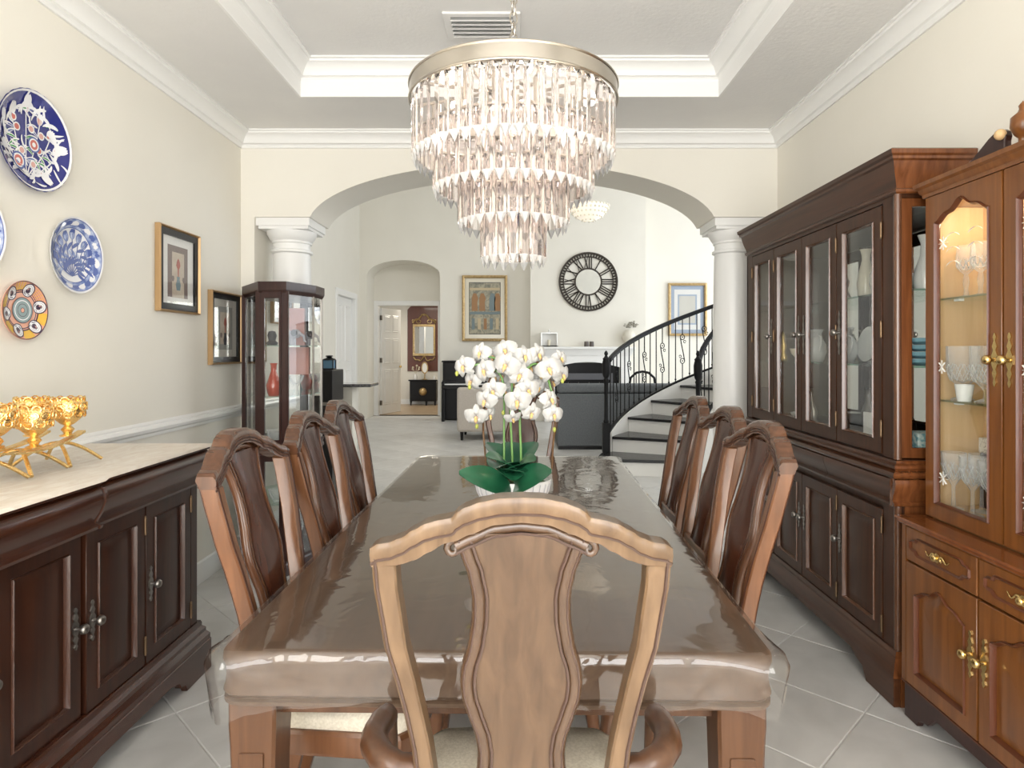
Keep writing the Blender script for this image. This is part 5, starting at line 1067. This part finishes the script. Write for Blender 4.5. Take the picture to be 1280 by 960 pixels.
lathe_thing('gold_tumbler', 'small pale gold tumbler at the door edge of the middle shelf', 'tumbler', (1.562, 2.095, 1.1805), [(0, 0), (0.018, 0), (0.022, 0.05), (0.02, 0.05), (0.016, 0.006), (0, 0.005)], mat('pale_gold', (0.7, 0.55, 0.3), 0.2, metal=0.6))
for k, (X, Y, lab) in enumerate(((1.572, 2.292, 'first from the left'), (1.572, 2.195, 'second from the left'), (1.64, 2.245, 'in the second row'), (1.572, 2.105, 'nearest the knobs'))):
    lathe_thing('wine_glass', 'cut crystal wine glass on the cherry cabinet floor, %s' % lab, 'wine glass', (X, Y, 0.7855), wine, cut_m, 18, 'wine glasses on the cabinet floor', facets(wine, 9, 0.04, 0.11, 0.165))
bxn = thing('casket', 'dark casket with white patterned lid standing behind the wine glasses', 'box', (1.70, 2.19, 0.7855), -PI/2)
bx(-0.13, 0.13, -0.013, 0.013, 0, 0.20).build('casket_body', cu_m, bxn, smooth=0, bevel=0.003)
bx(-0.135, 0.135, -0.0145, 0.0145, 0.20, 0.255).build('lid', noisy('lid_pattern', (0.82, 0.80, 0.74), (0.28, 0.24, 0.22), 0.6, (60, 60, 60), detail=3, dist=2.0, lo=0.55, hi=0.62), bxn, smooth=0, bevel=0.003)
for k, Y in enumerate((1.90, 1.80)):
    lathe_thing('cut_glass_goblet', ('tall goblet behind the right glass door of the cherry cabinet, nearer the middle', 'tall goblet behind the right glass door of the cherry cabinet, by the photo edge')[k], 'goblet', (1.60, Y, 1.5505), gob, cut_m, 18, 'goblets behind the right door')
# ---------------------------------------------------------------- curved staircase
SCX, SCY, SRO, SRI = 2.86, 6.60, 1.94, 0.98
st = thing('staircase', 'curved staircase with black treads, white risers and black iron railing', 'staircase', (0, 0, 0))
def pol(r, a): a = math.radians(a); return (SCX+r*math.cos(a), SCY+r*math.sin(a))
TH = lambda n: 171.4-15*(n-1)
def sector(b, r0, r1, a0, a1, z0, z1, n=6):
    L = [(a0+(a1-a0)*i/n) for i in range(n+1)]
    b.loft([[(*pol(r0, a), z0), (*pol(r1, a), z0), (*pol(r1, a), z1), (*pol(r0, a), z1)] for a in L]); return b
riser_m = mat('white_riser', (0.84, 0.83, 0.80), 0.45)
for n in range(1, 11):
    a0, a1 = TH(n), TH(n+1)
    ex = 0.10 if n == 1 else 0.0
    sector(MB(), SRI, SRO+ex, a0, a1, 0.0, 0.18*n-0.034).build('riser', riser_m, st, smooth=30)
    sector(MB(), SRI-0.0, SRO+ex, a0+1.0, a1-0.3, 0.18*n-0.033, 0.18*n).build('tread', tread_m, st, smooth=30, bevel=0.006)
def nose(a): return 0.18*(1+(171.4-a)/15)
def sweep(r0, r1, zf0, zf1, a0, a1, n=40):
    L = [(a0+(a1-a0)*i/n) for i in range(n+1)]
    return MB().loft([[(*pol(r0, a), zf0(a)), (*pol(r1, a), zf0(a)), (*pol(r1, a), zf1(a)), (*pol(r0, a), zf1(a))] for a in L])
def scroll_bal(b, x, y, z0, z1, tx, ty):
    """iron baluster with an S scroll and two rings in the railing plane"""
    L = z1-z0; m = (z0+z1)/2; T = Vector((tx, ty, 0)); P = Vector((x, y, 0)); Z = Vector((0, 0, 1))
    pt = lambda u, z: P+T*u+Z*z
    zc0, zc1 = z0+L*0.30, z0+L*0.70
    b.tube([pt(0, z0), pt(0, zc0-0.035)], 0.007, 5); b.tube([pt(0, zc1+0.035), pt(0, z1)], 0.007, 5)
    for c in (zc0, zc1):
        b.tube([pt(0.034*math.cos(i*PI/6), c+0.034*math.sin(i*PI/6)) for i in range(12)], 0.006, 5, closed=True)
        b.ball(tuple(pt(0, c)), 0.010, 6)
    b.tube([pt(-0.034+0.068*t, zc0+0.02+(zc1-zc0-0.04)*t) if 0 < t < 1 else pt(-0.034+0.068*t, zc0+(zc1-zc0)*t) for t in (0, 0.25, 0.5, 0.75, 1)], 0.007, 5)
    for s, c in ((1, zc0+0.06), (-1, zc1-0.06)): b.tube([pt(s*(0.035+0.018*math.cos(i*0.8)), c+0.018*math.sin(i*0.8)) for i in range(8)], 0.005, 5)
def railing(r, a0, a1, step, np_, top0, white):
    hr = sweep(r-0.028, r+0.028, lambda a: nose(a)+0.86, lambda a: nose(a)+0.915, a0, a1).build('handrail', iron_m, st, smooth=40, bevel=0.012)
    lr = sweep(r-0.018, r+0.018, lambda a: nose(a)+0.045, lambda a: nose(a)+0.07, a0, a1).build('bottom_rail', iron_m, st, smooth=40)
    if white: sweep(r-0.035, r+0.035, lambda a: 0.0, lambda a: nose(a)+0.046, a0, a1).build('stringer', riser_m, st, smooth=40)
    k = 0; a = a0-step*0.6
    while a > a1:
        x, y = pol(r, a); z0, z1 = nose(a)+0.068, nose(a)+0.862; b = MB()
        if k % 3 == 2: ar_ = math.radians(a); scroll_bal(b, x, y, z0, z1, -math.sin(ar_), math.cos(ar_))
        else:
            b.tube([(x, y, z0), (x, y, z1)], 0.007, 6); b.ball((x, y, z0+0.03), 0.014, 6)
        b.build('baluster', iron_m, hr, smooth=50); a -= step; k += 1
    x, y = pol(*np_); b = MB()
    b.box(x-0.042, x+0.042, y-0.042, y+0.042, 0.181 if white else 0.1805, 0.52)
    b.lathe([(0.03, 0.52), (0.034, 0.54), (0.024, 0.56), (0.022, 0.8), (0.026, 1.0), (0.032, 1.02), (0.024, 1.04), (0.036, 1.06), (0.046, 1.10), (0.048, 1.20), (0.036, 1.25), (0.042, 1.265), (0.024, 1.28), (0.014, 1.30), (0.024, 1.32), (0.016, 1.345), (0.0, 1.36)], 12, x, y)
    b.build('newel_post', iron_m, st, smooth=40)
railing(1.98, 157, 62, 3.2, (2.0, 158.5), 0, True)
railing(0.96, 168, 80, 7.0, (0.97, 171), 0, True)
# ---------------------------------------------------------------- living room things
def pp(px, py, Y): return at(px, py, Y)
art_m = noisy('papyrus_art', (0.44, 0.40, 0.30), (0.22, 0.22, 0.18), 0.8, (9, 9, 9), detail=6, dist=1.5, lo=0.4, hi=0.62)
artf = [mat('art_rust', (0.36, 0.20, 0.10), 0.8), mat('art_slate', (0.20, 0.25, 0.26), 0.8), mat('art_sand', (0.56, 0.46, 0.30), 0.8)]
def figures(t, y):
    for s in (-0.2, -0.05, 0.15, 0.25):
        b = MB(); b.prism([(s-0.06, -0.05), (s+0.06, -0.05), (s+0.05, 0.12), (s+0.07, 0.2), (s+0.03, 0.3), (s-0.03, 0.3), (s-0.06, 0.2)], y-0.002, y); b.build('printed_figure', artf[int(abs(s)*10) % 2], t, smooth=0)
    for k, z in enumerate((-0.12, 0.36)): bx(-0.30, 0.30, y-0.0015, y, z, z+0.05).build('printed_band', artf[2 if k else 1], t, smooth=0)
    for k in range(5): bx(-0.26+k*0.12, -0.20+k*0.12, y-0.0015, y, -0.42, -0.2).build('printed_panel', artf[(k+1) % 3], t, smooth=0)
picture('large gilt framed figure print on the far wall left of the clock', tuple(at(606, 385.5, FY-0.002)), 0, 0.90, 1.31, 0.055, goldf_m, [(0, creamc_m, 'mount'), ((-0.315, 0.315, -0.52, 0.52), ink_m, 'print_border'), ((-0.305, 0.305, -0.51, 0.51), art_m, 'print')], 0.05, extra=figures, glass=False)
bluem = mat('blue_mount', (0.38, 0.45, 0.56), 0.8)
picture('gilt framed print with pale blue mount on the wall behind the stair', tuple(at(859, 387, FY-0.002)), 0, 0.765, 1.05, 0.05, goldf_m, [(0, bluem, 'mount'), ((-0.26, 0.26, -0.40, 0.40), paper_m, 'mount'), ((-0.19, 0.19, -0.30, 0.30), bluem, 'print_border'), ((-0.16, 0.16, -0.27, 0.27), gcream, 'print')], 0.05)
# clock
CK = at(735.5, 352, 12.16); ck_ = thing('wall_clock', 'round black skeleton clock with roman numerals and mirror centre above the fireplace', 'clock', (CK.x, 12.198, CK.z))
cir = lambda r, n=48: [(r*math.cos(2*PI*i/n), r*math.sin(2*PI*i/n)) for i in range(n)]
clk_m = mat('clock_bronze', (0.028, 0.020, 0.014), 0.4, metal=0.4)
MB().ring(cir(0.570), cir(0.535), -0.035, 0).build('outer_rim', clk_m, ck_, smooth=30); MB().ring(cir(0.490), cir(0.470), -0.03, -0.004).build('numeral_rim', clk_m, ck_, smooth=30)
MB().ring(cir(0.268), cir(0.240), -0.03, -0.002).build('inner_rim', clk_m, ck_, smooth=30); MB().prism(cir(0.245), -0.012, -0.001).build('mirror', mirror_m, ck_, smooth=30)
b = MB()
for i in range(60): a = 2*PI*i/60; b.tube([(0.487*math.cos(a), -0.018, 0.487*math.sin(a)), (0.54*math.cos(a), -0.018, 0.54*math.sin(a))], 0.012, 4)
b.build('minute_block', clk_m, ck_, smooth=0, kind='stuff')
for k, tx in enumerate(('XII', 'I', 'II', 'III', 'IIII', 'V', 'VI', 'VII', 'VIII', 'IX', 'X', 'XI')):
    wdt = {'I': 0.042, 'V': 0.085, 'X': 0.085}; tot = sum(wdt[c] for c in tx); u = -tot/2; b = MB(); th = -2*PI*k/12
    def P(uu, r): return (uu*math.cos(th)-r*math.sin(th), -0.016, uu*math.sin(th)+r*math.cos(th))
    for c in tx:
        wc = wdt[c]; m = u+wc/2
        if c == 'I': segs = ((m, m, 0.010),)
        elif c == 'V': segs = ((m-0.03, m, 0.011), (m+0.03, m, 0.006))
        else: segs = ((m-0.03, m+0.03, 0.011), (m+0.03, m-0.03, 0.006))
        for ut, ub, r in segs: b.tube([P(ub, 0.262), P(ut, 0.476)], r, 4)
        u += wc
    b.build('numeral', clk_m, ck_, smooth=0)
# fireplace
fx = (0.39+2.18)/2; fpl = thing('fireplace', 'white fireplace mantel with arched apron and black firebox on the far wall', 'fireplace', (fx, 12.2, 0))
bx(-0.90, 0.90, -0.25, 0, 1.38, 1.43).build('mantel_shelf', trim_m, fpl, smooth=0, bevel=0.012)
MB().loft([[(-0.84-o, 0, z), (-0.84-o, -0.17-o, z), (0.84+o, -0.17-o, z), (0.84+o, 0, z)] for o, z in ((0.0, 1.26), (0.01, 1.30), (0.03, 1.34), (0.05, 1.38))]).build('bed_molding', trim_m, fpl, smooth=30)
ap = [(-0.82, 1.04), (-0.62, 1.04)]+[(-0.62+1.24*i/16, 1.04+0.10*math.sin(PI*i/16)) for i in range(1, 16)]+[(0.62, 1.04), (0.82, 1.04), (0.82, 1.27), (-0.82, 1.27)]
MB().prism(ap, -0.15, 0.0).build('frieze', trim_m, fpl, smooth=0)
for s in (-1, 1): bx(s*0.72-0.10, s*0.72+0.10, -0.16, 0, 0, 1.05).build('pilaster', trim_m, fpl, smooth=0, bevel=0.008)
bx(-0.62, 0.62, -0.05, -0.001, 0.0, 1.12).build('surround', black_m, fpl, smooth=0); MB().ring([(-0.5, 0.1), (0.5, 0.1), (0.5, 0.92), (-0.5, 0.92)], [(-0.46, 0.14), (0.46, 0.14), (0.46, 0.80), (-0.46, 0.80)], -0.09, -0.05).build('firebox_frame', mat('firebox_grey', (0.10, 0.10, 0.11), 0.4), fpl, smooth=0)
for k in range(5): MB().tube([(-0.42+0.2*k, -0.06, 0.16), (-0.36+0.2*k, -0.07, 0.75)], 0.004, 4).build('screen_bar', silver_m, fpl, smooth=0)
# mantel ornaments
o = thing('white_lantern', 'white square lantern with a finial at the left end of the mantel', 'lantern', tuple(at(686.5, 432.5, 12.08)))
o.location.z = 1.4305
MB().box(-0.16, 0.16, -0.06, 0.06, 0, 0.02).ring([(-0.16, 0.0), (0.16, 0.0), (0.16, 0.27), (-0.16, 0.27)], [(-0.14, 0.02), (0.14, 0.02), (0.14, 0.25), (-0.14, 0.25)], -0.06, 0.06).build('lantern_frame', white_m, o, smooth=0)
bx(-0.14, 0.14, 0.02, 0.03, 0.02, 0.25).build('lantern_back', paper_m, o, smooth=0); MB().lathe([(0, 0.27), (0.05, 0.27), (0.01, 0.29), (0.02, 0.31), (0.0, 0.34)], 12).build('finial', white_m, o, smooth=50); MB().lathe([(0, 0.021), (0.03, 0.021), (0.03, 0.13), (0, 0.13)], 12).build('candle', creamc_m, o, smooth=50)
for k, px in enumerate((733, 739.5)):
    P = at(px, 430, 12.08); lathe_thing('dark_votive', ('left dark votive holder in the middle of the mantel', 'right dark votive holder in the middle of the mantel')[k], 'candle holder', (P.x, 12.08, 1.4305), [(0, 0), (0.045, 0), (0.045, 0.03), (0.04, 0.10), (0.03, 0.10), (0.03, 0.05), (0, 0.05)], mat('dark_votive%d' % k, (0.10, 0.08, 0.07), 0.3), 14)
P = at(786, 420, 12.08); va = thing('leafy_vase', 'round white vase with grey leafy sprigs at the right end of the mantel', 'vase', (P.x-0.0, 12.08, 1.4305))
MB().lathe([(0, 0), (0.06, 0.0), (0.07, 0.01), (0.05, 0.04), (0.11, 0.12), (0.13, 0.20), (0.10, 0.28), (0.06, 0.32), (0.05, 0.31), (0.09, 0.27), (0.1, 0.2), (0, 0.1)], 20).build('vase_body', mat('cream_vase', (0.74, 0.70, 0.60), 0.3), va, smooth=50)
q = random.Random(3); b = MB()
for i in range(46):
    a, e = q.uniform(0, 2*PI), q.uniform(0.1, 1.3); r = 0.10*q.uniform(0.5, 1.4); c = Vector((0.06+r*math.cos(a)*math.cos(e)*1.3, r*math.sin(a)*math.cos(e), 0.36+r*math.sin(e))); b.M = Matrix.Translation(c); b.ball((0, 0, 0), q.uniform(0.016, 0.03), 5, 0.5)
b.M = Matrix(); b.build('sprigs', noisy('sage_leaf', (0.20, 0.20, 0.15), (0.52, 0.48, 0.42), 0.8, (40, 40, 40)), va, smooth=0)
# piano
pno = thing('upright_piano', 'black upright piano against the far wall under the gilt print', 'piano', (-1.50, 12.05, 0))
bx(0, 1.4, 0.22, 0.53, 0.02, 1.13).build('case', black_m, pno, smooth=0, bevel=0.01); bx(-0.02, 1.42, 0.2, 0.545, 1.13, 1.16).build('lid', black_m, pno, smooth=0, bevel=0.006); bx(0, 1.4, 0.0, 0.22, 0.62, 0.70).build('key_bed', black_m, pno, smooth=0, bevel=0.01)
bx(0.06, 1.34, 0.01, 0.15, 0.70, 0.722).build('white_keys', white_m, pno, smooth=0); bx(0, 1.4, 0.15, 0.22, 0.70, 0.78).build('fallboard', black_m, pno, smooth=0)
for x in (0.0, 1.34): bx(x, x+0.06, 0.0, 0.06, 0, 0.62).build('leg', black_m, pno, smooth=0, bevel=0.006); bx(x, x+0.06, 0, 0.2, 0.70, 0.76).build('cheek', black_m, pno, smooth=0, bevel=0.01)
# beige armchair seen from behind, grey sofa seen from behind
beige = noisy('beige_upholstery', (0.50, 0.45, 0.40), (0.55, 0.50, 0.45), 0.9, (50, 50, 50), bump=0.1); grey_u = noisy('grey_upholstery', (0.115, 0.125, 0.135), (0.15, 0.16, 0.17), 0.9, (60, 60, 60), bump=0.1)
bc = thing('beige_armchair', 'beige upholstered armchair in the living room seen from behind', 'armchair', (-0.95, 9.5, 0))
bx(0, 0.86, 0.0, 0.16, 0.13, 0.80).build('backrest', beige, bc, smooth=30, bevel=0.04, seg=3); bx(0.02, 0.84, 0.16, 0.75, 0.13, 0.42).build('seat', beige, bc, smooth=30, bevel=0.03, seg=2)
for x in (0, 0.72): bx(x, x+0.14, 0.14, 0.78, 0.13, 0.60).build('armrest', beige, bc, smooth=30, bevel=0.04, seg=2)
for x in (0.07, 0.79):
    for y in (0.06, 0.70): MB().tube([(x, y, 0.14), (x, y, 0)], [0.03, 0.02], 8).build('leg', black_m, bc)
gsf = thing('grey_sofa', 'long charcoal grey sofa seen from behind, left of the stair newel', 'sofa', (0.515, 8.66, 0))
bx(0, 1.95, 0.0, 0.18, 0.045, 0.765).build('backrest', grey_u, gsf, smooth=30, bevel=0.015, seg=2); bx(0.0, 1.95, 0.0, 0.24, 0.77, 0.90).build('back_cushion', grey_u, gsf, smooth=30, bevel=0.04, seg=3)
bx(0.2, 1.75, 0.18, 0.9, 0.045, 0.45).build('seat', grey_u, gsf, smooth=30, bevel=0.03, seg=2)
for x in (0, 1.75): bx(x, x+0.2, 0.16, 0.92, 0.045, 0.64).build('armrest', grey_u, gsf, smooth=30, bevel=0.04, seg=2)
bx(0.01, 1.94, 0.01, 0.9, 0.0, 0.045).build('plinth', black_m, gsf, smooth=0)
# black bentwood chair beyond the sofa
bw = thing('bentwood_chair', 'black arch backed chair seen through the stair railing', 'chair', (1.97, 10.2, 0))
MB().tube([(-0.21, 0, 0.45), (-0.215, -0.02, 0.75), (-0.19, -0.03, 0.92), (-0.10, -0.035, 1.0), (0, -0.037, 1.02), (0.10, -0.035, 1.0), (0.19, -0.03, 0.92), (0.215, -0.02, 0.75), (0.21, 0, 0.45)], 0.02, 8).build('backrest', iron_m, bw, smooth=60)
for x in (-0.1, 0, 0.1): MB().tube([(x, 0.0, 0.46), (x, -0.03, 0.99)], 0.008, 6).build('spindle', iron_m, bw, smooth=60)
MB().prism(rrect(0.22, 0.22, 0.06), 0.43, 0.47, 'xy').build('seat', iron_m, bw, smooth=30); bw.children[-1].location = (0, 0.2, 0)
for x in (-0.18, 0.18):
    for y in (0.02, 0.38): MB().tube([(x, y, 0.44), (x*1.1, y, 0)], 0.016, 6).build('leg', iron_m, bw, smooth=60)
# black cabinet, lantern, bar ledge
bc2 = thing('black_cabinet', 'tall narrow black cabinet just beyond the left column', 'cabinet', (-2.10, 5.6, 0))
bx(0, 0.435, 0, 0.36, 0.0, 0.87).build('lower_case', black_m, bc2, smooth=0, bevel=0.006); bx(0.0, 0.435, 0.0, 0.36, 0.90, 1.185).build('upper_case', black_m, bc2, smooth=0, bevel=0.006); bx(0.01, 0.425, 0.02, 0.36, 0.87, 0.90).build('gap_strip', silver_m, bc2, smooth=0)
for x0, x1 in ((0.01, 0.215), (0.22, 0.425)): bx(x0, x1, -0.012, 0.0, 0.03, 0.85).build('door', black_m, bc2, smooth=0, bevel=0.004)
ln = thing('blue_lantern', 'black lantern with blue glass on top of the tall black cabinet', 'lantern', (-1.735, 5.75, 1.186))
bx(-0.05, 0.05, -0.05, 0.05, 0, 0.012).build('lantern_base', black_m, ln, smooth=0); bx(-0.042, 0.042, -0.042, 0.042, 0.012, 0.085).build('blue_glass', mat('blue_glass', (0.10, 0.24, 0.38), 0.15, coat=0.4), ln, smooth=0)
MB().lathe([(0.0, 0.085), (0.062, 0.085), (0.055, 0.097), (0.03, 0.105), (0.02, 0.115), (0.035, 0.12), (0.03, 0.128), (0, 0.13)], 14).build('lantern_roof', black_m, ln, smooth=30)
for x in (-0.046, 0.046):
    for y in (-0.046, 0.046): bx(x-0.004, x+0.004, y-0.004, y+0.004, 0.012, 0.086).build('lantern_bar', black_m, ln, smooth=0)
br = thing('bar_counter', 'cream half wall with a thin dark granite ledge beyond the black cabinet', 'counter', (-1.90, 6.1, 0))
bx(0.0, 0.46, 0.0, 0.34, 1.005, 1.035).build('granite_ledge', noisy('granite', (0.03, 0.03, 0.032), (0.16, 0.16, 0.16), 0.08, (60, 60, 60), coat=0.5), br, smooth=0, bevel=0.006); bx(0.07, 0.26, 0.08, 0.26, 0.0, 1.005).build('half_wall', wall_m, br, smooth=0); bx(0.06, 0.27, 0.07, 0.27, 0.0, 0.11).build('half_wall_base', trim_m, br, smooth=0)
# hall: wall board with gilt mirror, black console with ornaments
rb = thing('wall_board', 'dark red brown board with clipped corners on the hall wall behind the mirror', 'panel', (0, 16.0, 0))
x0, x1, z0, z1, c = -2.845, -1.93, 0.835, 2.49, 0.10
MB().prism([(x0, z0), (x1, z0), (x1, z1-c), (x1-c, z1), (x0+c, z1), (x0, z1-c)], -0.03, -0.001).build('board', wood('red_board', (0.10, 0.028, 0.014), (0.14, 0.04, 0.02), 0.35), rb, smooth=0, bevel=0.008)
gm = thing('gilt_mirror', 'tall gilt mirror with carved crest on the dark red hall board', 'mirror', (-2.42, 15.968, 1.62))
gr = lambda a, b_: [(-a, -b_), (a, -b_), (a, b_), (-a, b_)]
MB().ring(gr(0.285, 0.40), gr(0.235, 0.335), -0.04, 0).build('frame', goldf_m, gm, smooth=0, bevel=0.006); bx(-0.236, 0.236, -0.015, -0.004, -0.336, 0.336).build('mirror_glass', mirror_m, gm, smooth=0)
b = MB()
for s in (-1, 1):
    b.tube([(s*(0.28-0.28*t), -0.02, 0.42+0.20*math.sin(t*PI/2)+0.03*math.sin(t*9)) for t in [i/12 for i in range(13)]], 0.025, 6); b.tube([(s*(0.28+0.02*math.cos(i)), -0.02, 0.48+0.04*math.sin(i)) for i in range(7)], 0.014, 5); b.tube([(s*(0.14+0.06*math.cos(i)), -0.02, 0.47+0.05*math.sin(i)) for i in range(7)], 0.014, 5)
    b.tube([(s*(0.27-0.27*t), -0.02, -0.42-0.10*math.sin(t*PI)-0.02*math.sin(t*11)) for t in [i/12 for i in range(13)]], 0.02, 6)
b.ball((0, -0.02, 0.64), 0.035, 8); b.build('carved_crest', goldf_m, gm, smooth=60)
cs = thing('console_cabinet', 'small black console cabinet with gold rosette under the gilt mirror', 'console', (-2.40, 15.62, 0))
bx(-0.36, 0.36, 0.0, 0.33, 0.60, 0.635).build('top', black_m, cs, smooth=0, bevel=0.008); bx(-0.33, 0.33, 0.02, 0.33, 0.10, 0.60).build('case', black_m, cs, smooth=0, bevel=0.006)
for x in (-0.30, 0.30, 0.08): MB().tube([(x, 0.04, 0.10), (x, 0.02, 0.0)], [0.03, 0.018], 6).build('leg', black_m, cs)
bx(-0.32, 0.32, 0.0, 0.02, 0.12, 0.58).build('door', black_m, cs, smooth=0, bevel=0.006); MB().ball((0, -0.002, 0.34), 0.10, 14, 1.0).build('rosette', goldf_m, cs); cs.children[-1].scale = (1, 0.15, 1)
vm = thing('vanity_mirror', 'small oval cream mirror on a stand on the black hall console', 'mirror', (-2.37, 15.72, 0.6355))
MB().tube([(0, 0, 0), (0, 0, 0.14)], 0.014, 8).lathe([(0, 0), (0.07, 0), (0.07, 0.012), (0.02, 0.02), (0, 0.02)], 14).build('stand', goldf_m, vm); b = MB(); b.ring([(0.085*math.cos(2*PI*i/24), 0.29+0.15*math.sin(2*PI*i/24)) for i in range(24)], [(0.06*math.cos(2*PI*i/24), 0.29+0.12*math.sin(2*PI*i/24)) for i in range(24)], -0.012, 0.012); b.build('oval_frame', goldf_m, vm, smooth=40)
MB().prism([(0.066*math.cos(2*PI*i/24), 0.29+0.126*math.sin(2*PI*i/24)) for i in range(24)], -0.004, 0.004).build('mirror_face', white_m, vm, smooth=0)
fv = thing('flower_vase', 'small vase with pale flowers at the left end of the hall console', 'vase', (-2.60, 15.72, 0.6355))
MB().lathe([(0, 0), (0.035, 0), (0.045, 0.06), (0.02, 0.13), (0.028, 0.15), (0, 0.15)], 12).build('vase_body', white_m, fv); b = MB()
for i in range(6): b.ball((0.09*math.cos(i*1.3), 0.04*math.sin(i), 0.30+0.05*math.sin(i*2.1)), 0.026, 6); b.tube([(0, 0, 0.14), (0.09*math.cos(i*1.3), 0.04*math.sin(i), 0.30+0.05*math.sin(i*2.1))], 0.004, 4)
b.build('flowers', mat('pale_flower', (0.62, 0.55, 0.42), 0.7), fv)
lathe_thing('small_bottle', 'small white bottle at the right end of the hall console', 'bottle', (-2.13, 15.72, 0.6355), [(0, 0), (0.025, 0), (0.03, 0.06), (0.012, 0.10), (0.012, 0.13), (0, 0.13)], white_m, 12)
# far bowl pendant in the living room
LPp = at(736, 262, 8.5); lp = thing('bowl_pendant', 'pale beaded bowl pendant light hanging in the living room beyond the chandelier', 'pendant light', (LPp.x, 8.5, LPp.z))
MB().lathe([(0.0, -0.15), (0.10, -0.14), (0.19, -0.09), (0.25, 0.0), (0.265, 0.05), (0.255, 0.05), (0.24, 0.0), (0.18, -0.08), (0.09, -0.125), (0, -0.135)], 32).build('bowl_shade', mat('pendant_glass', (0.86, 0.80, 0.68), 0.4, emit=(1, 0.9, 0.74), es=0.35), lp, smooth=60)
b = MB()
for j, (r, z) in enumerate(((0.27, 0.045), (0.258, 0.0), (0.225, -0.05), (0.175, -0.10), (0.09, -0.145))):
    for i in range(int(r*110)): a = 2*PI*i/int(r*110); b.M = Matrix.Translation((r*math.cos(a), r*math.sin(a), z)); b.ball((0, 0, 0), 0.017, 5)
b.M = Matrix(); b.build('glass_beads', mat('bead_glass', (0.86, 0.82, 0.72), 0.15, coat=0.5), lp, smooth=0, kind='stuff')
MB().tube([(0, 0, -0.13), (0, 0, LZ-LPp.z-0.001)], 0.008, 6).build('rod', nickel_m, lp); MB().lathe([(0, LZ-LPp.z-0.04), (0.06, LZ-LPp.z-0.03), (0.07, LZ-LPp.z-0.001), (0, LZ-LPp.z-0.001)], 16).build('canopy', nickel_m, lp)
